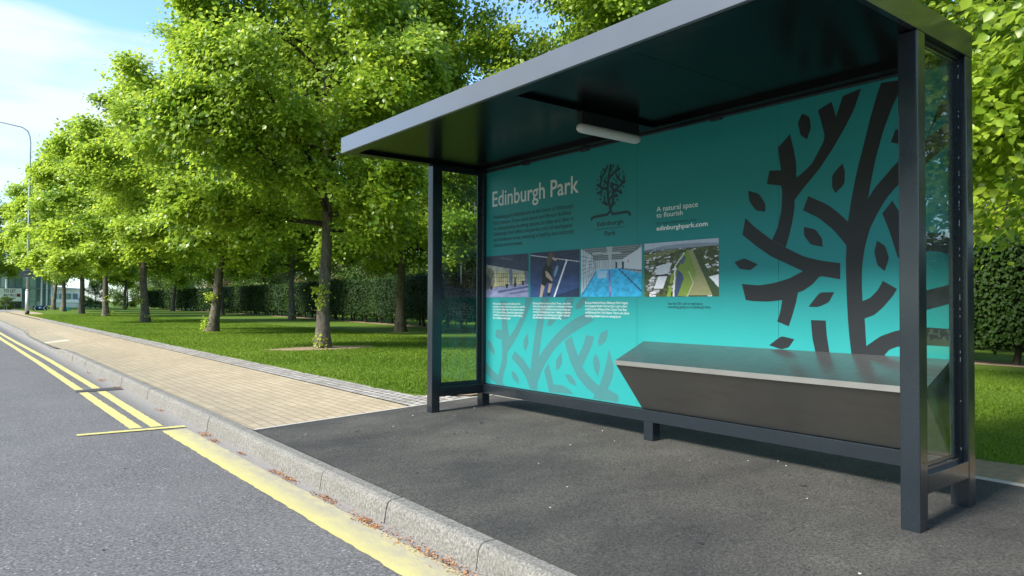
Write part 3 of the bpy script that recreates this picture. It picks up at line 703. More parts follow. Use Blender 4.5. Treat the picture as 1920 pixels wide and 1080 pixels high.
for key, L in groups.items():
    V, Fc = [], []
    for s, y, z, w, h, c in L:
        off = {'pale': .012, 'dark': .004, 'white': .004 if h > .03 else -.008}[c]
        if s in ('Edinburgh', 'Park', 'edinburghpark.com'): off = .022
        tv, tf = text_verts(text_mesh(s, off), w, h); k = len(V)
        V += [(XP-.0014, y-a_, z+b_) for a_, b_ in tv]; Fc += [tuple(i+k for i in f_) for f_ in tf]
        if s in ('Edinburgh', 'Park'):        # slab serifs on the logo lettering
            for fx in ((.0, .13) if s == 'Edinburgh' else (.0, .2)):
                k = len(V); V += [(XP-.0013, y-w*fx-.0+.004, z-.001), (XP-.0013, y-w*fx-.012, z-.001), (XP-.0013, y-w*fx-.012, z+.003), (XP-.0013, y-w*fx+.004, z+.003)]; Fc.append((k, k+1, k+2, k+3))
    o = mesh_obj(key[0].rstrip('.'), V, Fc, MATS[key[1]]); att(o, panel)

# the four printed pictures: colour cells on real flat prints
def canvas(w, h): return np.zeros((h, w, 3))
def fillp(A, pts, col, al=1.0):
    h, w, _ = A.shape; yy, xx = np.mgrid[0:h, 0:w]; X = (xx+.5)/w; Y = (yy+.5)/h; ins = np.zeros((h, w), bool)
    n = len(pts)
    for i in range(n):
        x1, y1 = pts[i-1]; x2, y2 = pts[i]
        if y1 == y2: continue
        c_ = ((y1 > Y) != (y2 > Y)) & (X < (x2-x1)*(Y-y1)/(y2-y1)+x1); ins ^= c_
    A[ins] = A[ins]*(1-al)+np.array(col)*al
def linep(A, a, b, w, col, al=1.0):
    a, b = np.array(a, float), np.array(b, float); d = b-a; L_ = np.hypot(*d) or 1; n_ = np.array([-d[1], d[0]])/L_*w/2
    fillp(A, [tuple(a+n_), tuple(b+n_), tuple(b-n_), tuple(a-n_)], col, al)
RN = np.random.default_rng(4)
def nz(A, s): A *= (1+(RN.random(A.shape[:2])-.5)*s)[..., None]
def smoothn(w, h, k):
    g_ = RN.random((k+1, k+1)); yy, xx = np.mgrid[0:h, 0:w]; X = xx/w*k; Y = yy/h*k; i, j = X.astype(int), Y.astype(int); fx, fy = X-i, Y-j
    return (g_[j, i]*(1-fx)*(1-fy)+g_[j, i+1]*fx*(1-fy)+g_[j+1, i]*(1-fx)*fy+g_[j+1, i+1]*fx*fy)
def pic_terrace():
    A = canvas(132, 80); A[:] = (.035, .042, .085); nz(A, .3)
    for x in (.68, .78, .88): fillp(A, [(x, .02), (x+.07, .0), (x+.07, .13), (x, .15)], (.02, .024, .05))
    linep(A, (.36, .06), (.62, .12), .015, (.16, .17, .25))
    fillp(A, [(0, .20), (1, .42), (1, .70), (0, .86)], (.22, .21, .17))
    fillp(A, [(.2, .34), (.97, .47), (.97, .68), (.2, .74)], (.62, .55, .30)); nz(A, .25)
    fillp(A, [(0, .20), (.9, .40), (.9, .45), (.2, .36), (.05, .27)], (.42, .40, .34))
    for x in np.arange(.2, .98, .045): linep(A, (x, .34+(x-.2)*.17), (x, .72), .008, (.06, .06, .07))
    for z in (.45, .54, .63): linep(A, (.2, z-.02), (.97, z+.02), .010, (.10, .09, .08))
    fillp(A, [(0, .42), (.10, .5), (.08, .78), (0, .8)], (.12, .12, .12))
    linep(A, (.03, .46), (.17, .84), .02, (.05, .05, .06)); linep(A, (.17, .4), (.05, .8), .02, (.06, .06, .07))
    fillp(A, [(.56, .33), (.635, .34), (.635, .76), (.575, .77)], (.13, .15, .27)); fillp(A, [(.92, .42), (1, .43), (1, .74), (.92, .72)], (.12, .14, .25))
    fillp(A, [(0, .82), (.2, .76), (1, .70), (1, 1), (0, 1)], (.26, .28, .46)); n_ = smoothn(132, 80, 16)
    fillp(A, [(.3, .84), (1, .74), (1, .78), (.3, .9)], (.09, .10, .22)); fillp(A, [(.55, .9), (1, .84), (1, .87), (.6, .94)], (.12, .13, .26))
    for x, y in ((.13, .80), (.51, .76), (.70, .73), (.88, .70)): fillp(A, [(x-.035, y-.07), (x+.035, y-.07), (x+.02, y+.03), (x-.02, y+.03)], (.02, .02, .02))
    fillp(A, [(.68, .55), (.72, .55), (.72, .70), (.68, .70)], (.03, .03, .03)); A *= (.75+.5*n_)[..., None]; return A
def pic_padel():
    A = canvas(120, 84); h, w, _ = A.shape; yy, xx = np.mgrid[0:h, 0:w]
    A[:] = (.022, .032, .075); A += (np.clip((yy/h-.2), 0, 1)*1.0)[..., None]*np.array((.012, .060, .20))
    A *= (.7+.6*smoothn(w, h, 14))[..., None]; fillp(A, [(.45, 1), (1, .80), (1, 1)], (.012, .018, .05), .8); nz(A, .35)
    linep(A, (0, .05), (1, .26), .018, (.55, .57, .62)); linep(A, (.76, .20), (.50, 1.02), .030, (.75, .77, .82))
    sk = (.48, .36, .28); bk = (.012, .013, .016)
    fillp(A, [(.20, 1.02), (.24, .72), (.32, .72), (.25, 1.02)], sk); fillp(A, [(.37, .90), (.40, .70), (.47, .70), (.42, .90)], sk)
    fillp(A, [(.36, .90), (.42, .90), (.43, .99), (.37, .97)], bk)
    fillp(A, [(.25, .68), (.27, .36), (.34, .25), (.44, .26), (.46, .5), (.45, .72), (.38, .66), (.31, .76), (.25, .72)], bk)
    fillp(A, [(.32, .42), (.37, .44), (.49, .62), (.46, .66), (.34, .55)], sk); fillp(A, [(.46, .10), (.50, .14), (.57, .17), (.54, .22), (.48, .18)], sk)
    fillp(A, [(.36, .16), (.40, .04), (.46, .02), (.49, .10), (.45, .20), (.41, .33), (.36, .30)], (.11, .075, .055))
    fillp(A, [(.50, .46), (.55, .32), (.59, .33), (.58, .42), (.53, .55), (.50, .56)], (.18, .30, .42)); linep(A, (.5, .56), (.46, .62), .012, bk)
    return A
def pic_pool():
    A = canvas(120, 80); A[:] = (.33, .38, .42)
    fillp(A, [(0, 0), (1, 0), (.85, .22), (.6, .40), (.42, .40), (.2, .2)], (.13, .16, .17)); nz(A, .5)
    for k in range(9): linep(A, (.05+.02*k, .02+.035*k), (.95-.03*k, .02+.035*k), .010, (.30, .34, .35))
    fillp(A, [(.44, 0), (.54, 0), (.52, .28), (.48, .28)], (.42, .48, .48)); fillp(A, [(.2, .1), (.68, .12), (.68, .15), (.2, .14)], (.45, .5, .5))
    fillp(A, [(0, 0), (.2, .16), (.24, .46), (0, .60)], (.55, .62, .68)); fillp(A, [(1, .05), (.72, .25), (.66, .44), (1, .48)], (.62, .66, .70))
    fillp(A, [(.24, .26), (.72, .26), (.66, .45), (.24, .46)], (.50, .56, .58))
    for x in np.arange(0, .26, .035): linep(A, (x, .02+x*.6), (x*1.05, .60-x*.55), .007, (.10, .12, .15))
    for z in (.15, .25, .35, .45, .54): linep(A, (0, z), (.24, .30+(z-.3)*.45), .008, (.10, .12, .15))
    for x in (.585, .695): fillp(A, [(x, .31), (x+.03, .31), (x+.03, .46), (x, .46)], (.03, .04, .06))
    for k in range(12): linep(A, (.26+.03*k, .28), (.26+.03*k, .42), .006, (.25, .30, .33))
    fillp(A, [(.26, .46), (.64, .44), (1, .56), (1, 1), (0, 1), (0, .92)], (.03, .36, .62)); h, w, _ = A.shape; yy, xx = np.mgrid[0:h, 0:w]
    msk = (A[..., 2] > .6) & (A[..., 0] < .1); fb = 1+.9*np.clip(.75-yy/h, 0, .4)
    A[msk] = A[msk]*(.72+.6*smoothn(w, h, 24))[msk][:, None]*fb[msk][:, None]
    fillp(A, [(.0, .60), (.24, .46), (.27, .52), (0, .95)], (.40, .52, .60), .75); fillp(A, [(.27, .47), (.46, .47), (.44, .62), (.3, .62)], (.6, .72, .78), .6)
    for x in np.arange(0, .24, .045): linep(A, (x, .60-x*.4), (x*1.1, .93-x*1.5), .006, (.08, .16, .25))
    linep(A, (.26, .49), (.02, .97), .014, (.03, .08, .2)); linep(A, (.64, .45), (1, .90), .018, (.015, .04, .12)); linep(A, (.66, .44), (1, .51), .015, (.05, .07, .15))
    linep(A, (.49, .48), (.50, 1), .03, (.16, .16, .42)); linep(A, (.495, .7), (.50, .9), .014, (.6, .25, .4)); fillp(A, [(.78, .29), (.80, .29), (.80, .34), (.78, .34)], (.6, .05, .05))
    return A
def pic_aerial():
    A = canvas(140, 96); h, w, _ = A.shape; n1, n2, n3 = smoothn(w, h, 60), smoothn(w, h, 22), smoothn(w, h, 40)
    A[:] = (.12, .15, .05); A *= (.35+1.3*n1*n2)[..., None]
    fillp(A, [(0, 0), (1, 0), (1, .09), (0, .14)], (.50, .56, .66)); fillp(A, [(0, .13), (.3, .06), (.7, .05), (1, .08), (1, .12), (0, .17)], (.14, .18, .24))
    fillp(A, [(0, .22), (.35, .14), (.5, .16), (.1, .32), (0, .33)], (.22, .25, .10), .7)
    r_ = random.Random(7)
    for k in range(150):
        x, y = r_.random(), .13+.85*r_.random()**1.2; s_ = .012+.045*y
        if .36+.1*(1-y) < x < .80 and y > .3: continue
        if r_.random() < .35 and y < .3: s_ *= .6
        g_ = r_.uniform(.25, .85); q_ = [(x, y), (x+s_*1.6, y-s_*.4), (x+s_*2, y+s_*.5), (x+s_*.5, y+s_*.9)]
        fillp(A, q_, (g_, g_, g_*1.04)); fillp(A, [q_[3], q_[2], (q_[2][0], q_[2][1]+s_*.3), (q_[3][0], q_[3][1]+s_*.3)], (.09, .10, .11))
    for k in range(90):
        x, y = r_.random(), .18+.8*r_.random(); s_ = .01+.02*y
        fillp(A, [(x, y), (x+s_, y-s_), (x+2*s_, y), (x+s_, y+s_)], (.03, .055, .018), .85)
    fillp(A, [(.60, .17), (.68, .18), (.93, .98), (.55, .98), (.62, .6)], (.30, .30, .14)); fillp(A, [(.40, .98), (.46, .55), (.55, .24), (.60, .17), (.66, .32), (.72, .6), (.62, 1)], (.20, .30, .05))
    fillp(A, [(.42, 1), (.47, .52), (.53, .58), (.555, .68), (.50, .88), (.47, 1)], (.045, .075, .16)); fillp(A, [(.50, .40), (.56, .27), (.59, .30), (.54, .42)], (.07, .11, .2))
    linep(A, (.415, 1), (.44, .45), .022, (.70, .70, .66)); linep(A, (.44, .45), (.56, .22), .016, (.68, .68, .66)); linep(A, (.60, 1), (.68, .75), .012, (.55, .52, .42)); linep(A, (.68, .75), (.62, .55), .010, (.55, .52, .42))
    fillp(A, [(.32, 1), (.36, .80), (.395, .80), (.375, 1)], (.24, .38, .05)); fillp(A, [(.36, .76), (.39, .58), (.42, .58), (.40, .76)], (.22, .34, .05))
    fillp(A, [(.68, .2), (.73, .2), (1, .86), (1, 1), (.93, 1)], (.05, .08, .03)); fillp(A, [(.14, .85), (.2, .62), (.33, .62), (.27, .85)], (.78, .80, .84))
    fillp(A, [(.22, .42), (.40, .38), (.34, .58), (.16, .60)], (.68, .70, .73)); fillp(A, [(.15, .60), (.34, .585), (.34, .62), (.15, .635)], (.03, .03, .04)); fillp(A, [(.88, .66), (1, .62), (1, .85)], (.8, .82, .85))
    nz(A, .35); A[int(h*0):int(h*.13)] = A[int(h*0):int(h*.13)]*.6+np.array((.5, .56, .66))*.4; return A
PICS = [(5.905, 5.226, pic_terrace, 'evening terrace print with lit windows'), (5.199, 4.524, pic_padel, 'print of a player in black stooping by a court line'),
        (4.504, 3.810, pic_pool, 'print of an indoor swimming pool'), (3.783, 3.087, pic_aerial, 'print of an aerial view of the park')]
for ya, yb, fn, lab in PICS:
    A = np.clip(fn(), 0, 1)*.95; h, w, _ = A.shape; z1, z0 = 1.5645, 1.147
    yy, xx = np.mgrid[0:h+1, 0:w+1]; co = np.empty(((h+1)*(w+1), 3), np.float32)
    co[:, 0] = XP-.0018; co[:, 1] = (ya+(yb-ya)*xx/w).ravel(); co[:, 2] = (z1+(z0-z1)*yy/h).ravel()
    i = (np.arange(h)[:, None]*(w+1)+np.arange(w)[None]).ravel(); Fq = np.stack([i, i+1, i+w+2, i+w+1], 1)
    me = bpy.data.meshes.new('picture'); me.vertices.add(len(co)); me.vertices.foreach_set('co', co.ravel())
    me.loops.add(Fq.size); me.loops.foreach_set('vertex_index', Fq.ravel().astype(np.int32)); me.polygons.add(len(Fq)); me.polygons.foreach_set('loop_start', np.arange(0, Fq.size, 4, dtype=np.int32))
    me.update(calc_edges=True); at_ = me.attributes.new('ink', 'FLOAT_COLOR', 'FACE')
    at_.data.foreach_set('color', np.concatenate([A.reshape(-1, 3), np.ones((h*w, 1))], 1).astype(np.float32).ravel())
    me.materials.append(M_PIC); o = bpy.data.objects.new('picture', me); COL.objects.link(o); att(o, panel); o['label'] = lab
# perch bench: sloping steel seat, thin lip, raked front
BY0, BY1, BZ, BFX, BFZ = 1.586, 3.791, .795, 3.975, .658
bm = bmesh.new(); e = .0
def prism(bm, prof, y0, y1):
    A = [bm.verts.new((x, y0, z)) for x, z in prof]; B = [bm.verts.new((x, y1, z)) for x, z in prof]
    n = len(prof)
    for i in range(n): bm.faces.new((A[i], B[i], B[(i+1) % n], A[(i+1) % n]))
    bm.faces.new(A[::-1]); bm.faces.new(B)
prism(bm, [(BFX+.006, BFZ-.030), (BFX+.012, BFZ-.002), (XP-.004, BZ-.006), (XP-.004, ZR+.006), (XP-.022, ZR+.006)], BY0+.004, BY1-.004)
bmesh.ops.recalc_face_normals(bm, faces=bm.faces)
bench = part('perch_bench', bm, M_STEEL2)
bm = bmesh.new(); prism(bm, [(BFX+.002, BFZ-.006), (BFX+.001, BFZ), (XP-.0022, BZ), (XP-.0022, BZ-.006)], BY0, BY1)
bmesh.ops.recalc_face_normals(bm, faces=bm.faces); part('seat', bm, M_STEEL, bench)
bm = bmesh.new(); prism(bm, [(BFX, BFZ-.032), (BFX, BFZ+.001), (BFX+.004, BFZ+.002), (BFX+.006, BFZ-.032)], BY0, BY1)
bmesh.ops.recalc_face_normals(bm, faces=bm.faces); part('front_lip', bm, M_LIP, bench)
# tube lamp under the middle roof beam
bm = bmesh.new(); lx0, lx1, ly, lzz, lr = 3.40, 4.03, 3.60, 2.318, .034
secs = [(0, .2), (.012, .72), (.03, .95), (.06, 1)]; pr = [(lx0+a, r_) for a, r_ in secs]+[(lx1-a, r_) for a, r_ in secs[::-1]]
rows = []
for x, r_ in pr:
    rows.append([bm.verts.new((x, ly+math.cos(2*math.pi*k/20)*lr*1.15*r_, lzz+math.sin(2*math.pi*k/20)*lr*r_)) for k in range(20)])
for a, b in zip(rows, rows[1:]):
    for k in range(20): bm.faces.new((a[k], a[(k+1) % 20], b[(k+1) % 20], b[k]))
bm.faces.new(rows[0]); bm.faces.new(rows[-1][::-1]); bmesh.ops.recalc_face_normals(bm, faces=bm.faces)
lampb = part('ceiling_lamp', bm, M_DIFF, label='unlit white tube lamp', smooth=True)
bm = bmesh.new(); box(bm, lx0+.02, lx1-.02, ly-.02, ly+.03, lzz+.015, ZS+.001, bev=.002); part('lamp_mount', bm, M_SEAL, lampb)

# ------------------------------------------------------------------ foliage
def rot_frames(N, T):
    T = T/np.linalg.norm(T, axis=1, keepdims=True); B = np.cross(N, T); B /= np.linalg.norm(B, axis=1, keepdims=True)+1e-9; Nn = np.cross(T, B); return T, B, Nn
HEART = np.array([(0, 0, 0), (.40, .16, .07), (.43, .52, .08), (0, 1.0, -.04), (-.43, .52, .08), (-.40, .16, .07)])
OVAL = np.array([(0, 0, 0), (.30, .25, .05), (.28, .68, .05), (0, 1.0, 0), (-.28, .68, .05), (-.30, .25, .05)])
def leaf_mesh(name, P, N, T, size, tint, mat, shape=HEART):
    n = len(P); T, B, Nn = rot_frames(N, T)
    s = size[:, None, None]; loc = shape[None]*s
    V = P[:, None]+loc[..., 0:1]*B[:, None]+loc[..., 1:2]*T[:, None]+loc[..., 2:3]*Nn[:, None]
    base = (np.arange(n)*6)[:, None]; q = np.concatenate([base+np.array([0, 1, 2, 3]), base+np.array([0, 3, 4, 5])], 1).reshape(-1, 4)
    me = bpy.data.meshes.new(name); me.vertices.add(n*6); me.vertices.foreach_set('co', V.reshape(-1).astype(np.float32))
    me.loops.add(q.size); me.loops.foreach_set('vertex_index', q.ravel().astype(np.int32)); me.polygons.add(len(q))
    me.polygons.foreach_set('loop_start', np.arange(0, q.size, 4, dtype=np.int32)); me.update(calc_edges=True)
    a = me.attributes.new('tint', 'FLOAT', 'FACE'); a.data.foreach_set('value', np.repeat(np.clip(tint, 0, 1), 2).astype(np.float32))
    me.materials.append(mat); return me
def unit(v): return v/np.linalg.norm(v, axis=-1, keepdims=True)
def make_tree(seed, height=11.0, z0=3.2, rad=3.3, nleaf=52000, lsize=.105, nlimb=34, lean=(0, 0), tr=.168, mat=M_LEAF, barkm=M_BARK, prof=None, sprouts=0, low_limb=None, shape=HEART, droop=1.0, seg=12):
    rg = np.random.default_rng(seed); rr = random.Random(seed)
    # trunk
    tp, tr_ = [], []
    nseg = 22
    wx, wy = rr.uniform(-1, 1), rr.uniform(-1, 1)
    for i in range(nseg+1):
        t = i/nseg; z = t*height*.93
        tp.append((lean[0]*min(z, 4)/4+.10*math.sin(t*7+wx*3)*min(1, z/2), lean[1]*min(z, 4)/4+.10*math.sin(t*6+wy*3)*min(1, z/2), z))
        fl = .36*math.exp(-z/.16)+.08*math.exp(-z/.6)
        tr_.append(tr*(1+fl)*(1-.30*min(1, z/3.2))*(1 if z < 3.2 else max(.08, 1-(z-3.2)/(height-3.2)*.98)))
    tp.insert(0, (0, 0, -.15)); tr_.insert(0, tr*1.5)
    # finer rings at the base
    tv, tf = tube_arrays(tp, tr_, seg, .10, rr)
    tv = [tuple(v) for v in tv]
    def trunk_at(z):
        for a, b in zip(tp, tp[1:]):
            if b[2] >= z: t = (z-a[2])/(b[2]-a[2]+1e-9); return np.array([a[k]+(b[k]-a[k])*t for k in range(3)])
        return np.array(tp[-1])
    def env(z):
        if prof: return prof(z)*rad
        t = (z-z0)/(height-z0)
        if t < 0 or t > 1: return .1
        return rad*(.93+.12*math.sin(min(1, t/.35)*math.pi/2)) * (1 if t < .42 else math.sqrt(max(0.02, 1-((t-.42)/.58)**2.2)))
    bv, bf = [], []; sprays = []
    def add_tube(path, radii, sg=5):
        k = len(bv); v, f_ = tube_arrays(path, radii, sg); bv.extend([tuple(x) for x in v]); bf.extend([tuple(i+k for i in q) for q in f_])
    limbs = []
    for i in range(nlimb):
        t = (i+.5)/nlimb; zs = z0-.35+t*(height*.90-z0); az = i*2.39996+rr.uniform(-.35, .35)
        el = R(1+64*t+rr.uniform(-7, 7)); limbs.append((zs, az, el))
    if low_limb: limbs.append(low_limb)
    for zs, az, el in limbs:
        p = trunk_at(zs); d = np.array([math.cos(az)*math.cos(el), math.sin(az)*math.cos(el), math.sin(el)]); path = [p.copy()]; L_ = 0
        step = .38; dd = d.copy()
        for k in range(16):
            dd = unit(dd+rg.normal(0, .09, 3)+np.array([0, 0, -.035 if k > 3 else .03])); q = path[-1]+dd*step
            rho = math.hypot(q[0]-p[0]*.5, q[1]-p[1]*.5)
            if q[2] > height-.15 or rho > env(min(q[2]+.25, height*.97))*rr.uniform(.86, 1.02): break
            path.append(q)
        if len(path) < 3: path.append(path[-1]+dd*.3); path.append(path[-1]+dd*.3)
        n = len(path); r0 = .020+.048*(1-(zs-z0)/(height-z0)); r0 = max(.014, r0)
        add_tube([tuple(x) for x in path], [r0*(1-.8*k/(n-1)) for k in range(n)], 6)
        # twigs
        ntw = max(3, int(n*1.35))
        for k in range(ntw+2):
            u = .22+.78*(k+rr.random()*.6)/ntw; u = min(.999, u); a = int(u*(n-1)); b = path[a]+(path[a+1]-path[a])*(u*(n-1)-a)
            md = unit(path[a+1]-path[a]); side = unit(np.cross(md, rg.normal(0, 1, 3))); td = unit(md*.55+side*.9+np.array([0, 0, .10])); tl = rr.uniform(.45, 1.15)*(1.1-.35*u)
            tw = [b]
            for j in range(4): td = unit(td+rg.normal(0, .14, 3)+np.array([0, 0, -.09*droop])); tw.append(tw[-1]+td*tl/4)
            add_tube([tuple(x) for x in tw], [.011, .009, .007, .005, .003], 4)
            for j in range(1, 5):
                sprays.append((tw[j], td, .22+.13*rr.random()))
                if j > 1: sprays.append((tw[j]+rg.normal(0, .16, 3), td, .2+.12*rr.random()))
    S = np.array([s_[0] for s_ in sprays]); D = np.array([s_[1] for s_ in sprays]); Q = np.array([s_[2] for s_ in sprays])
    keep = S[:, 2] > z0-.55; S, D, Q = S[keep], D[keep], Q[keep]
    wgt = np.hypot(S[:, 0], S[:, 1]); ev = np.array([env(min(height*.98, max(z, z0+.01))) for z in S[:, 2]]); wgt = .35+np.clip(wgt/(ev+.01), 0, 1.1)**2+.5*(S[:, 2] < z0+1.2); wgt /= wgt.sum()
    idx = rg.choice(len(S), nleaf, p=wgt); c = S[idx]
    # leaves of one spray lie in a loose drooping plane
    outw = c.copy(); outw[:, 2] = 0; outw = unit(outw+1e-6)
    sprN = unit(np.array([0, 0, 1.0])+.45*outw+rg.normal(0, .30, c.shape)); spn = rg.normal(0, .30, (len(S), 3))[idx]; sprN = unit(sprN+spn)
    off = rg.normal(0, 1, c.shape); off -= sprN*np.sum(off*sprN, 1, keepdims=True)*.72; P = c+off*(Q[idx]*.78)[:, None]; P[:, 2] -= .05*droop*rg.random(nleaf)
    N = unit(sprN+rg.normal(0, .42, c.shape)+outw*.25); T = unit(outw*.5+unit(off)*.7+np.array([0, 0, -.55*droop])+rg.normal(0, .3, c.shape)); T = unit(T-N*np.sum(T*N, 1, keepdims=True)*.8)
    size = lsize*rg.uniform(.55, 1.25, nleaf); st = rg.random(len(S))
    tint = .12+.5*rg.random(nleaf)+.30*st[idx]+.12*(size/lsize-.9)*-1
    crown = leaf_mesh('crown', P, N, T, size, tint, mat, shape)
    tm = bpy.data.meshes.new('trunk'); tm.from_pydata(tv, [], tf); tm.materials.append(barkm); tm.polygons.foreach_set('use_smooth', [True]*len(tm.polygons))
    lm = bpy.data.meshes.new('limbs'); lm.from_pydata(bv, [], bf); lm.materials.append(M_BRANCH); lm.polygons.foreach_set('use_smooth', [True]*len(lm.polygons))
    sp = None
    if sprouts:
        cs = []
        for k in range(sprouts):
            z = rr.choice([.15, .3, 1.05, 1.3]) if k else .2; a = rr.uniform(2.4, 4.2); q = trunk_at(z); cs.append(q+np.array([math.cos(a), math.sin(a), 0])*(tr+.05)+np.array([0, 0, rr.uniform(-.05, .1)]))
        n_ = sprouts*60; c = np.array(cs)[rg.integers(0, len(cs), n_)]; P = c+rg.normal(0, .10, (n_, 3)); P[:, 2] = np.maximum(.03, P[:, 2])
        N = unit(np.array([0, 0, 1.])+rg.normal(0, .5, (n_, 3))); T = unit(rg.normal(0, 1, (n_, 3))+np.array([-.4, -.3, 0]))
        sp = leaf_mesh('shoots', P, N, T, rg.uniform(.04, .085, n_), .5+.5*rg.random(n_), mat)
    return dict(trunk=tm, limbs=lm, crown=crown, shoots=sp)
def place_tree(kind, x, y, z, rz, sc, name, label, cat, group):
    e = empty(name, (x, y, z), rz); e.scale = (sc if isinstance(sc, tuple) else (sc, sc, sc)); tag(e, label, cat, group)
    t = link(bpy.data.objects.new('trunk', kind['trunk']), e)
    link(bpy.data.objects.new('limbs', kind['limbs']), t); link(bpy.data.objects.new('crown', kind['crown']), e)
    if kind['shoots']: link(bpy.data.objects.new('basal_shoots', kind['shoots']), t)
    return e
KA = make_tree(11, nleaf=150000, lsize=.100, height=11.6, rad=3.55, z0=3.0, sprouts=4, low_limb=(3.25, 3.9, R(48)), lean=(.05, .02))
KB = make_tree(23, nleaf=150000, lsize=.100, height=11.6, rad=3.6, z0=3.0, sprouts=5, lean=(.42, -.25), nlimb=36)
KC = make_tree(37, nleaf=150000, lsize=.100, height=11.6, rad=3.6, sprouts=0, lean=(-.1, .1), nlimb=36, z0=2.8)
KD = make_tree(29, nleaf=230000, lsize=.066, height=11.0, rad=3.6, z0=2.2, nlimb=40)
FA = make_tree(51, nleaf=66000, lsize=.142, height=11.6, rad=3.7, z0=3.0, sprouts=2, lean=(.15, .1))
FB = make_tree(67, nleaf=66000, lsize=.142, height=11.6, rad=3.7, z0=3.0, sprouts=3, lean=(.3, -.1))
G1, G2_ = 'lime trees in two rows on the lawn', 'lime trees in two rows on the lawn'
front = [
 (FA, 1.6, 98, .7, (1.1, 1.1, 1.15), 'distant lime tree cut by the left edge of the view, above the letting banner'),
 (KA, 6.48, 15.07, 0, (.90, .90, .93), 'tall lime tree with a straight grey trunk in bare soil, nearest left of the shelter'),
 (KB, 6.90, 25.2, 0, (1.02, 1.02, .90), 'lime tree with a leaning pale trunk and leafy shoots at its foot'),
 (FA, 7.35, 38.1, 1.0, (1.15, 1.15, .97), 'third lime tree of the front row along the pavement, counting away from the shelter'),
 (FB, 7.92, 53.4, 2.2, (1.15, 1.15, 1.06), 'fourth lime tree of the front row, thick upright trunk with a swollen foot'),
 (FA, 7.95, 65.0, 3.6, (1.15, 1.15, 1.2), 'fifth lime tree of the front row, slightly leaning trunk beside the teal cabinet'),
 (FB, 8.10, 77.9, 4.4, (1.15, 1.15, 1.2), 'sixth lime tree of the front row, far off in front of the white building'),
 (FA, 8.65, 92.0, 5.5, (1.15, 1.15, 1.2), 'farthest lime tree of the front row, beside the black chevron sign'),
 (KD, 8.6, .9, 2.6, (1.0, 1.0, .95), 'large-leaved lime tree at the right edge, overhanging the near end of the shelter'),
]
for i, (k, x, y, rz, sc, lab) in enumerate(front):
    place_tree(k, x, y, lz(x, y), rz, sc, 'lime_tree', lab, 'tree', G1)
back = [
 (KC, 12.2, 21.8, 1.7, .98, 'back-row lime tree on the lawn seen just left of the shelter end post'),
 (FA, 14.8, 38.6, .4, 1.0, 'back-row lime tree with a slim dark trunk left of the soil-ringed trunk, before the hedge'),
 (FB, 16.0, 55.9, 3.1, 1.0, 'back-row lime tree showing just right of the leaning trunk'),
 (FA, 17.3, 77.0, 5.2, 1.1, 'back-row lime tree far off between the third tree and the leaning one'),
 (FB, 15.9, 94.0, 1.2, 1.1, 'farthest back-row lime tree, where the hedge ends'),
 (KC, 12.2, 11.85, 2.9, (.88, .88, .98), 'back-row lime tree behind the shelter, trunk top and crown showing above the roof'),
 (KA, 16.4, 14.6, .9, .9, 'second lime tree behind the shelter, farther back, showing above the roof'),
]
for i, (k, x, y, rz, sc, lab) in enumerate(back):
    place_tree(k, x, y, lz(x, y), rz, sc, 'lime_tree', lab, 'tree', G1)

# woodland beyond the hedge: full trees down to the ground
def bushprof(z): 
    t = z/8.0; return max(.05, (.62+.5*math.sin(min(1, t/.4)*1.57))*math.sqrt(max(.02, 1-max(0, (t-.4)/.6)**2)))
WA = make_tree(81, height=8.0, z0=.7, rad=3.2, nleaf=22000, lsize=.18, nlimb=30, mat=M_LEAF_B, barkm=M_BARK2, prof=bushprof, shape=OVAL, tr=.14, droop=.4, seg=8)
WB = make_tree(93, height=8.0, z0=.5, rad=3.4, nleaf=22000, lsize=.16, nlimb=30, mat=M_LEAF_O, barkm=M_BARK2, prof=bushprof, shape=OVAL, tr=.12, droop=.2, seg=8)
wood = [(WB, 19.5, 5.6, .72, 'olive brown shrub behind the hedge at the right edge'), (WA, 25, 9, 1.3, 'green woodland tree beyond the hedge, right of the shelter'),
 (WA, 19.5, 15, 1.0, 'green bushy tree behind the hedge, hidden mostly by the shelter'), (WB, 21, 23, .9, 'olive bush behind the hedge seen through the far glass pane'),
 (WA, 21.5, 31, .95, 'pale green bush behind the hedge just left of the shelter end'), (WA, 27, 38, 1.5, 'tall woodland tree behind the hedge between the two nearest trunks'),
 (WA, 22.5, 45, .8, 'low bright bush above the hedge near the slim dark trunk'), (WB, 27, 57, 1.4, 'olive tree beyond the hedge left of the slim trunk'),
 (WA, 24, 70, .9, 'bright green bush above the hedge beside the leaning trunk'), (WA, 29, 88, 1.5, 'tall far woodland tree above the distant end of the hedge'),
 (WA, 23, 104, .9, 'far green bush left of the end of the hedge'), (WA, 14.5, 106, .45, 'small bright green bush beside the grey glass pavilion'),
 (WA, 31, 18, 1.6, 'tall woodland tree far behind the olive shrub'), (WA, 30, 30, 1.6, 'tall green tree beyond the hedge, behind the soil-ringed trunk'),
 (WA, 34, 52, 1.7, 'big woodland tree far behind the slim dark trunk'), (WB, 26, 80, 1.3, 'olive tree beyond the hedge behind the leaning trunk'),
 (WA, 34, 72, 1.7, 'big far woodland tree left of the slim trunk'), (WA, 26, 118, 1.5, 'far woodland tree right of the hedge end'),
 (WA, 36, 104, 1.8, 'big far woodland tree over the hedge end'), (WA, 21, 122, .8, 'far low tree left of the hedge end'), (WB, 31, 132, 1.6, 'far olive tree beyond the end of the hedge')]
for i, (k, x, y, sc, lab) in enumerate(wood):
    place_tree(k, x, y, 0, i*1.7, sc, 'woodland_tree', lab, 'bush' if sc < .95 else 'tree', 'trees and bushes beyond the hedge')
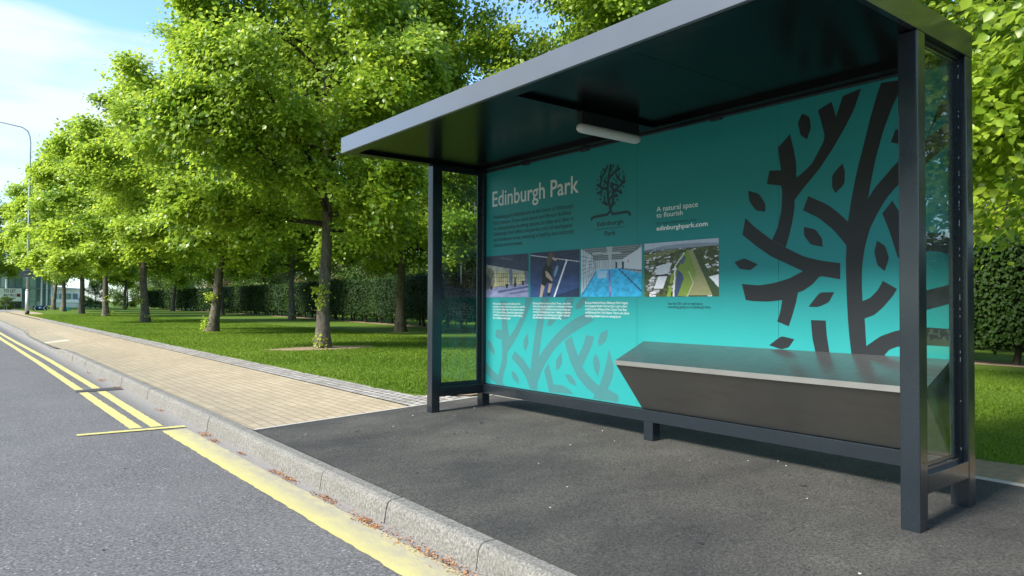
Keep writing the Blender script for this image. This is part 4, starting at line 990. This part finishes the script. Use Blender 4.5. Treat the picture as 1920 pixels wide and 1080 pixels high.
for i, (x, y) in enumerate((-22.5-.5*(k % 3), -26+6.2*k) for k in range(12)):  # out-of-view row added for dark reflections and to hold back low sky
    place_tree(FB if i % 2 else FA, x, y, -.06, i*2.1, 1.05, 'lime_tree', 'unseen lime tree across the road, added for reflections and to block low sky', 'tree', 'unseen trees added across the road')
place_tree(KA, 6.2, -12.5, .02, 4.0, 1.0, 'lime_tree', 'lime tree on the lawn behind the camera', 'tree', G1)
place_tree(WA, 1.75, 99, .05, .8, .16, 'round_shrub', 'small round shrub under the letting banner', 'shrub', None)
e = bpy.data.objects['round_shrub']; e.location = (4.35, 92, .05); e.scale = (.26, .26, .17)

# hedge: leafy clipped wall on many stems
def hx(y): 
    pts = [(-14, 12.6), (4, 13.9), (23, 14.6), (40, 16.6), (60, 18.3), (90, 18.8), (110, 18.9)]
    for a, b in zip(pts, pts[1:]):
        if a[0] <= y <= b[0]: return a[1]+(b[1]-a[1])*(y-a[0])/(b[0]-a[0])
    return pts[-1][1]
hedge = empty('beech_hedge', (hx(20), 20, 0)); tag(hedge, 'long clipped shade-darkened green beech hedge on short bare stems across the lawn', 'hedge')
HM = Matrix.Translation(-hedge.location)
HT, HB, HD = 2.22, .52, 1.3
rg = np.random.default_rng(77)
bm = bmesh.new(); rows = []
for y in rng_lin(-14, 98, 150):
    x = hx(y); q = [(x+.10, HB+.12), (x+.06, (HB+HT)/2), (x+.10, HT-.10), (x+HD/2, HT-.06), (x+HD-.1, HT-.10), (x+HD-.06, HB+.15)]
    rows.append([bm.verts.new((a+rg.normal(0, .025), y, b+rg.normal(0, .03))) for a, b in q])
for a, b in zip(rows, rows[1:]):
    for k in range(6): bm.faces.new((a[k], a[(k+1) % 6], b[(k+1) % 6], b[k]))
bm.faces.new(rows[0]); bm.faces.new(rows[-1][::-1])
core = bm_obj('hedge_core', bm, M_HEDGECORE); 
def hleaves(n, ya, yb, size, seed):
    g_ = np.random.default_rng(seed); y = ya+(yb-ya)*g_.random(n); hxs = np.array([hx(v) for v in np.linspace(-14, 110, 600)]); X = np.interp(y, np.linspace(-14, 110, 600), hxs)
    face = g_.random(n); P = np.empty((n, 3)); N = np.empty((n, 3))
    bulge = .05*np.sin(y*2.1)+.05*np.sin(y*.9+1)
    f = face < .66; zz = HB-.12*g_.random(n)**2+(HT-HB)*g_.random(n); low = .10*np.sin(y*5.1)+.08*np.sin(y*2.3+2)
    P[:, 1] = y; P[:, 0] = X+bulge*.8+g_.normal(0, .045, n); P[:, 2] = np.maximum(zz, HB-.05+low); N[:] = (-1, 0, .35)
    t = ~f & (face < .90); P[t, 0] = (X+HD*g_.random(n))[t]; P[t, 2] = (HT+.03*np.sin(y*1.4)+g_.normal(0, .04, n))[t]; N[t] = (-.2, 0, 1)
    b = face >= .90; P[b, 0] = (X+HD*g_.random(n))[b]; P[b, 2] = (HB+low+g_.normal(0, .06, n))[b]; N[b] = (-.4, 0, -.4)
    wav = g_.normal(0, .5, (n, 3)); N = unit(N+wav); T = unit(g_.normal(0, .6, (n, 3))+np.array([-.15, 0, -.6])); T = unit(T-N*np.sum(T*N, 1, keepdims=True)*.85)
    return P, N, T, size*g_.uniform(.6, 1.3, n), .15+.45*g_.random(n)+.25*(P[:, 2] > HT-.08)+.15*np.sin(y*1.7)  # lighter tint puts the lit hedge top into the leaf colour
Hs = [hleaves(34000, 1, 9, .075, 1), hleaves(30000, 12, 32, .085, 2), hleaves(22000, 32, 60, .12, 3), hleaves(16000, 60, 98, .17, 4), hleaves(5000, -14, 1, .12, 5), hleaves(2500, 9, 12, .12, 6)]
hm = leaf_mesh('foliage', *[np.concatenate([h_[k] for h_ in Hs]) for k in range(3)], np.concatenate([h_[3] for h_ in Hs]), np.concatenate([h_[4] for h_ in Hs]), M_HEDGE_SHADE, OVAL)
fo = bpy.data.objects.new('foliage', hm); COL.objects.link(fo); fo.parent = hedge; fo.matrix_parent_inverse = HM
core.parent = fo; rh = random.Random(8)
ys_ = []; y = 1.5
while y < 92 and len(ys_) < 98:
    if not (8.5 < y < 14): ys_.append(y)
    y += rh.uniform(.75, 1.15) if y < 45 else rh.uniform(1.0, 1.4)
for y in ys_:
    x = hx(y)+HD*.45+rh.uniform(-.2, .1); lx, ly_ = rh.uniform(-.08, .08), rh.uniform(-.16, .16)
    v, f_ = tube_arrays([(x, y, -.05), (x, y, .02), (x+lx*.4, y+ly_*.5, .3), (x+lx, y+ly_, .95)], [.10, .065, .052, .045], 8, .12, rh)
    o = mesh_obj('hedge_stem', v, f_, M_BARK2, None, True); o.parent = hedge; o.matrix_parent_inverse = HM
# soil line under the hedge
V = []; yy = rng_lin(-14, 98, 80)
for y in yy: x = hx(y); V += [(x+.12+rh.uniform(-.06, .06), y, lz(x, y)+.004), (x+HD*.5, y, lz(x, y)+.03), (x+HD-.2, y, lz(x, y)+.004)]
tag(mesh_obj('hedge_bed', V, [(j*3+i, j*3+i+1, (j+1)*3+i+1, (j+1)*3+i) for j in range(len(yy)-1) for i in (0, 1)], M_SOIL), kind='structure')

# grass blades where the lawn is near enough to show them
def grass(name, n, xa, xb, ya, yb, h, seed, dens=None):
    g_ = np.random.default_rng(seed); x = xa+(xb-xa)*g_.random(n); y = ya+(yb-ya)*g_.random(n)**(2.1 if ya > 3 else 1)
    edge = np.where(y > 6.9, 4.09+.04*np.sin(y*3)+.03*np.sin(y*11), 5.0+.18*np.abs(np.sin(y*1.9))+(6.43-y)*.03+g_.random(n)*.2+.42*np.clip(1-np.abs(y-1.5)/1.4, 0, 1))
    k = (x > edge) & ~(((x-6.48)/1.2)**2+((y-15.05)/.6)**2 < 1); x, y = x[k], y[k]; n = len(x)
    z = np.full(n, .028)+.005*(np.clip(y, 0, 7)-1.49); a = g_.random(n)*6.283; hh = h*.8*g_.uniform(.5, 1.3, n)*(1+.25*np.sin(x*2.1+y*1.3)); w = .0045+.0008*y
    dx, dy = np.cos(a)*w, np.sin(a)*w; lx, ly2 = g_.normal(0, .55, n)*hh, g_.normal(0, .55, n)*hh
    V = np.stack([np.stack([x-dx, y-dy, z], 1), np.stack([x+dx, y+dy, z], 1), np.stack([x+lx, y+ly2, z+hh], 1)], 1)
    me = bpy.data.meshes.new(name); me.vertices.add(n*3); me.vertices.foreach_set('co', V.reshape(-1).astype(np.float32))
    me.loops.add(n*3); me.loops.foreach_set('vertex_index', np.arange(n*3, dtype=np.int32)); me.polygons.add(n); me.polygons.foreach_set('loop_start', np.arange(0, n*3, 3, dtype=np.int32)); me.update(calc_edges=True)
    at = me.attributes.new('tint', 'FLOAT', 'FACE'); tt = .25+.35*g_.random(n)+.22*np.sin(x*1.1+.4*y)*np.sin(y*.7)+.15*(hh > h*1.2); 
    at.data.foreach_set('value', np.clip(tt, 0, 1).astype(np.float32)); me.materials.append(M_GRASS); return me
gr = bpy.data.objects.new('grass', grass('grass', 230000, 4.0, 11, 6.4, 62, .036, 1)); COL.objects.link(gr); tag(gr, 'short green lawn grass between the cobbled edge and the hedge', 'grass', kind='stuff')
gr = bpy.data.objects.new('grass', grass('grass', 120000, 4.8, 13, .5, 6.9, .026, 2)); COL.objects.link(gr); tag(gr, 'short green lawn grass behind and right of the shelter', 'grass', kind='stuff')

g_ = np.random.default_rng(21); n = 1500; x = 4.4+5*g_.random(n); y = 6.6+16*g_.random(n)**1.3
cl = np.floor(g_.random(n)*110); cx = 4.4+4.2*np.random.default_rng(3).random(110); cy = 6.8+13*np.random.default_rng(5).random(110)**1.2
x = cx[cl.astype(int)]+g_.normal(0, .07, n); y = cy[cl.astype(int)]+g_.normal(0, .07, n); P = np.stack([x, y, .05+.02*g_.random(n)], 1); P = P[x > 4.2]; n = len(P)
wm = leaf_mesh('weeds', P, unit(np.array([0, 0, 1.])+g_.normal(0, .35, (n, 3))), unit(g_.normal(0, 1, (n, 3))*np.array([1, 1, .3])), g_.uniform(.02, .05, n), .75+.25*g_.random(n), M_GRASS, OVAL)
o = bpy.data.objects.new('clover', wm); COL.objects.link(o); tag(o, 'pale clover and weed leaves dotted over the sunny lawn', 'weeds', kind='stuff')
# fallen bud scales in the gutter
g_ = np.random.default_rng(12)
piles = [(1.900, 2.95, .05, 1.1, 520), (1.885, 3.75, .03, .30, 160), (1.905, 4.35, .03, .22, 150), (1.90, 5.0, .03, .2, 130), (1.895, 5.25, .03, .14, 90), (1.90, 6.05, .02, .12, 60), (1.885, 6.75, .03, .17, 110), (1.90, 7.1, .04, .22, 160), (1.90, 9.0, .03, .2, 60), (1.90, 11.7, .04, .25, 110), (1.87, 12.9, .05, .3, 150), (1.89, 14.3, .03, .5, 60), (1.88, 17, .03, 1.5, 60)]
P = []
for x, y, sx, sy, n in piles:
    n = int(n*1.15)
    q = np.stack([x+g_.normal(0, sx*.6, n), y+g_.normal(0, sy*.38, n), np.full(n, ROAD_Z+.004)+np.abs(g_.normal(0, .004, n))], 1); P.append(q)
P = np.concatenate(P); P = P[P[:, 0] < 1.952]; n = len(P)
lm = leaf_mesh('bud_scales', P, unit(np.array([0, 0, 1.])+g_.normal(0, .5, (n, 3))), unit(g_.normal(0, 1, (n, 3))*np.array([1, 1, .2])), g_.uniform(.007, .017, n), g_.random(n), M_LITTER, OVAL)
o = bpy.data.objects.new('leaf_litter', lm); COL.objects.link(o); tag(o, 'rusty brown fallen bud scales lying in the gutter along the kerb', 'leaf litter', kind='stuff')
# little stones and grit
bm = bmesh.new(); rr = random.Random(4)
for k in range(70):
    if k < 26: x = bx(rr.uniform(0, 2))+rr.uniform(.06, .5); y = rr.uniform(-.5, 3.5); s_ = rr.uniform(.008, .035)
    elif k < 45: x = rr.uniform(4.2, 4.8); y = rr.uniform(6.55, 7.1); s_ = rr.uniform(.01, .03)
    else: x = rr.uniform(2.3, 4.6); y = rr.uniform(1.0, 6); s_ = rr.uniform(.003, .007)
    t = bmesh.ops.create_icosphere(bm, subdivisions=1, radius=1); a = rr.random()*3
    for v in t['verts']:
        c = v.co*(1+rr.uniform(-.25, .25)); v.co = Vector((x+(c.x*math.cos(a)-c.y*math.sin(a))*s_*1.4, y+(c.x*math.sin(a)+c.y*math.cos(a))*s_, gz(x, y)+.004+c.z*s_*.6))
o = bm_obj('gravel', bm, M_STONE); tag(o, 'small loose stones on the soil and tarmac round the shelter', 'gravel', kind='stuff')

# ------------------------------------------------------------------ street lamp with a warning sign on it
M_GALV = simple('galvanised_steel', (.42, .44, .45), .5, .5, sc=8)
M_GREYSIGN = simple('sign_back_grey', (.13, .14, .15), .6)
la = empty('street_lamp', (4.29, 63, .03)); tag(la, 'tall grey street lamp post with a curved arm over the pavement', 'street lamp')
bm = bmesh.new(); cyl(bm, (0, 0, -.1), (0, 0, 1.75), .135, seg=16); cyl(bm, (0, 0, 1.75), (0, 0, 1.87), .135, .09, seg=16); o = bm_obj('base_column', bm, M_GALV, la, True)
bm = bmesh.new(); cyl(bm, (0, 0, 0), (0, 0, .28), .139, seg=16); bm_obj('black_foot', bm, M_SEAL, o, True)
path = [(0, 0, 1.8), (0, 0, 6), (.02, 0, 12.6), (-.02, 0, 13.1), (-.16, 0, 13.5), (-.5, 0, 13.72), (-1.6, 0, 13.86), (-2.4, 0, 13.95)]
v, f_ = tube_arrays(path, [.09, .075, .055, .05, .045, .04, .036, .034], 12); mesh_obj('pole', v, f_, M_GALV, la, True)
bm = bmesh.new(); box(bm, -3.2, -2.35, -.14, .14, 13.86, 14.0, bev=.04); bm_obj('lantern', bm, M_GALV, la)
ts = empty('triangle_sign', (4.19, 62.87, 0)); tag(ts, 'triangular road sign turned away, grey back showing, fixed to the street lamp', 'road sign')
bm = bmesh.new()
A = [bm.verts.new((x, 0, z)) for x, z in ((-.50, 2.80), (.50, 2.80), (.03, 3.55), (-.03, 3.55))]; B = [bm.verts.new((v.co.x, .03, v.co.z)) for v in A]
bm.faces.new(A); bm.faces.new(B[::-1])
for i in range(4): bm.faces.new((A[i], B[i], B[(i+1) % 4], A[(i+1) % 4]))
bm_obj('plate', bm, M_GREYSIGN, ts)
bm = bmesh.new(); box(bm, -.12, .18, -.03, -.001, 2.95, 3.0); box(bm, -.12, .18, -.03, -.001, 3.25, 3.3); bm_obj('bracket', bm, M_GALV, ts)

# ------------------------------------------------------------------ far office buildings
M_WHITE = simple('white_cladding', (.78, .79, .80), .6, var=.05); M_OFFG = simple('green_grey_glass', (.16, .27, .27), .12, .0, sc=.6, var=.5, spec=1.0)
M_PALEG = simple('pale_green_glass', (.42, .60, .55), .2, sc=.8, var=.3); M_DARKG = simple('dark_office_glass', (.035, .05, .055), .1, sc=1, var=.5, spec=1.0)
M_MULL = simple('mullion', (.30, .36, .37), .5); M_GREYP = simple('grey_panel', (.5, .52, .55), .6)
def wpart(name, bm, mat, root):
    o = bm_obj(name, bm, mat); o.parent = root; o.matrix_parent_inverse = Matrix.Translation(-root.location); return o
ob = empty('office_building', (4, 105, .05)); tag(ob, 'glass-fronted green-tinted office building behind the far end of the pavement', 'building')
bm = bmesh.new(); box(bm, 0, 9.75, 105.2, 118, -.5, 8.2); wpart('wall', bm, M_WHITE, ob)
levels = [(-.45, .92), (1.0, 2.5), (2.62, 4.3), (4.42, 6.0), (6.1, 7.6)]; ri_ = random.Random(3)
for li, (z0_, z1_) in enumerate(levels):
    x = .1; k = 0
    while x < 9.4:
        wdt = .72 if x > 3 else 1.44
        bm = bmesh.new(); box(bm, x+.05, x+wdt-.05, 105.05, 105.19, z0_, z1_)
        mt = M_DARKG if (li == 0 and 5.1 < x+.3 < 6.6) else (M_PALEG if ri_.random() < .38 else M_OFFG)
        wpart('window', bm, mt, ob); x += wdt
bm = bmesh.new()
for z in (.93, 2.52, 4.32, 6.02): box(bm, 0, 9.7, 104.98, 105.04, z, z+.08)
x = .1
while x < 9.5: box(bm, x-.025, x+.025, 104.99, 105.045, -.4, 7.6); x += .72
wpart('window_mullions', bm, M_MULL, ob)
for x in (5.0, 8.55, 9.1, 9.62):
    bm = bmesh.new(); cyl(bm, (x, 104.6, -.2), (x, 104.6, 8.0), .09, seg=10); wpart('column', bm, M_WHITE, ob)
bm = bmesh.new(); box(bm, -.2, 10.1, 104.3, 118, 8.2, 8.5); wpart('roof', bm, M_GREYP, ob)
bn = empty('letting_banner', (5, 104.4, 1)); tag(bn, 'white banner reading TO LET hung on the green glass office building', 'banner')
bm = bmesh.new(); box(bm, 2.6, 6.53, 104.40, 104.46, .96, 2.50); wpart('sheet', bm, simple('banner_white', (.93, .94, .95), .6, var=.02), bn)
M_BLK = simple('banner_black', (.02, .02, .025), .6); M_RED = simple('banner_maroon', (.20, .03, .05), .6)
V, Fc = [], []
for s, x, z, w, h in (('TO LET', 4.75, 2.02, 1.18, .34), ('(MAY SELL)', 4.72, 1.56, 1.20, .25), ('ALL ENQUIRIES', 4.72, 1.25, 1.20, .12), ('10,000 SQ FT', 3.0, 1.55, 1.35, .17), ('OFFICES', 3.0, 2.02, 1.3, .3)):
    tv, tf = text_verts(text_mesh(s, .02), w, h); k = len(V); V += [(x+a_, 104.395, z+b_) for a_, b_ in tv]; Fc += [tuple(i+k for i in f) for f in tf]
o = mesh_obj('lettering', V, Fc, M_BLK); o.parent = bn; o.matrix_parent_inverse = Matrix.Translation(-bn.location)
bm = bmesh.new(); box(bm, 6.02, 6.40, 104.39, 104.399, 1.50, 1.86); wpart('emblem', bm, M_RED, bn)
wb = empty('white_building', (13, 126, 0)); tag(wb, 'low white building with a sloping grey roof seen between the far trunks', 'building')
bm = bmesh.new(); box(bm, 9.5, 15.2, 125.3, 134, -.3, 2.7); wpart('wall', bm, M_WHITE, wb)
for x in rng_lin(9.8, 14.2, 6):
    bm = bmesh.new(); box(bm, x, x+.62, 125.18, 125.29, 1.30, 2.1); wpart('window', bm, M_OFFG, wb)
bm = bmesh.new(); box(bm, 9.3, 15.3, 125.1, 125.17, .75, 1.2); wpart('fascia_band', bm, M_INKWHITE, wb)
bm = bmesh.new(); prism(bm, [(0, 0)], 0, 1) if False else None
P_ = [(9.2, 2.72), (15.6, 2.72), (15.6, 2.85), (9.2, 3.3)]
A = [bm.verts.new((x, 124.8, z)) for x, z in P_]; B = [bm.verts.new((x, 134.2, z)) for x, z in P_]
for i in range(4): bm.faces.new((A[i], A[(i+1) % 4], B[(i+1) % 4], B[i]))
bm.faces.new(A); bm.faces.new(B[::-1]); wpart('roof', bm, M_GREYP, wb)
pv = empty('glass_pavilion', (16, 123, 0)); tag(pv, 'small grey glass pavilion with a falling roof right of the white building', 'building')
bm = bmesh.new(); A = [bm.verts.new((x, 122, z)) for x, z in ((15.25, -.2), (18.2, -.2), (18.2, .55), (15.25, 1.05))]; B = [bm.verts.new((v.co.x, 127, v.co.z)) for v in A]
for i in range(4): bm.faces.new((A[i], A[(i+1) % 4], B[(i+1) % 4], B[i]))
bm.faces.new(A); bm.faces.new(B[::-1]); wpart('glass_wall', bm, M_OFFG, pv)
bm = bmesh.new(); A = [bm.verts.new((x, 121.8, z)) for x, z in ((15.2, 1.06), (18.4, .56), (18.4, .68), (15.2, 1.20))]; B = [bm.verts.new((v.co.x, 127.2, v.co.z)) for v in A]
for i in range(4): bm.faces.new((A[i], A[(i+1) % 4], B[(i+1) % 4], B[i]))
bm.faces.new(A); bm.faces.new(B[::-1]); wpart('roof', bm, M_WHITE, pv)

# chevron sign, teal cabinet, verge post
cs = empty('chevron_sign', (6.9, 86, .05)); tag(cs, 'low black sign with white chevrons and a round blue arrow sign at the far roundabout', 'road sign')
bm = bmesh.new(); box(bm, 6.30, 7.50, 86, 86.03, .03, .53, bev=.005); wpart('board', bm, M_BLK, cs)
for x in (6.45, 7.3): bm = bmesh.new(); box(bm, x, x+.05, 86.031, 86.07, -.1, .5); wpart('leg', bm, M_GALV, cs)
bm = bmesh.new()
for x in (6.36, 7.16):
    for sgn in (1, -1):
        q = [(x, .28), (x+.07, .28), (x+.26, .28+.22*sgn), (x+.19, .28+.22*sgn)]
        bm.faces.new([bm.verts.new((a_, 85.996, b_)) for a_, b_ in (q if sgn < 0 else q[::-1])])
wpart('chevron', bm, M_INKWHITE, cs)
M_BLUE = simple('sign_blue', (.02, .09, .38), .5)
bm = bmesh.new(); cyl(bm, (6.92, 85.93, .36), (6.92, 85.96, .36), .20, seg=24); wpart('arrow_disc', bm, M_BLUE, cs)
bm = bmesh.new()
for q in ([(6.78, .36), (6.90, .46), (6.90, .26)], [(6.895, .39), (7.06, .39), (7.06, .33), (6.895, .33)]): bm.faces.new([bm.verts.new((a_, 85.926, b_)) for a_, b_ in q])
wpart('arrow', bm, M_INKWHITE, cs)
M_CAB = simple('teal_cabinet_paint', (.03, .30, .30), .5)
cb = empty('utility_cabinet', (9.16, 84, .03)); tag(cb, 'small teal square cabinet on the grass behind the fifth trunk', 'cabinet')
bm = bmesh.new(); box(bm, 8.98, 9.36, 84, 84.3, -.1, .42, bev=.01); wpart('body', bm, M_CAB, cb)
bm = bmesh.new(); box(bm, 9.02, 9.32, 83.985, 83.998, .06, .38, bev=.004); cyl(bm, (9.17, 83.975, .22), (9.17, 83.984, .22), .07, seg=12); wpart('door', bm, simple('cabinet_door_paint', (.10, .42, .42), .5), cb)
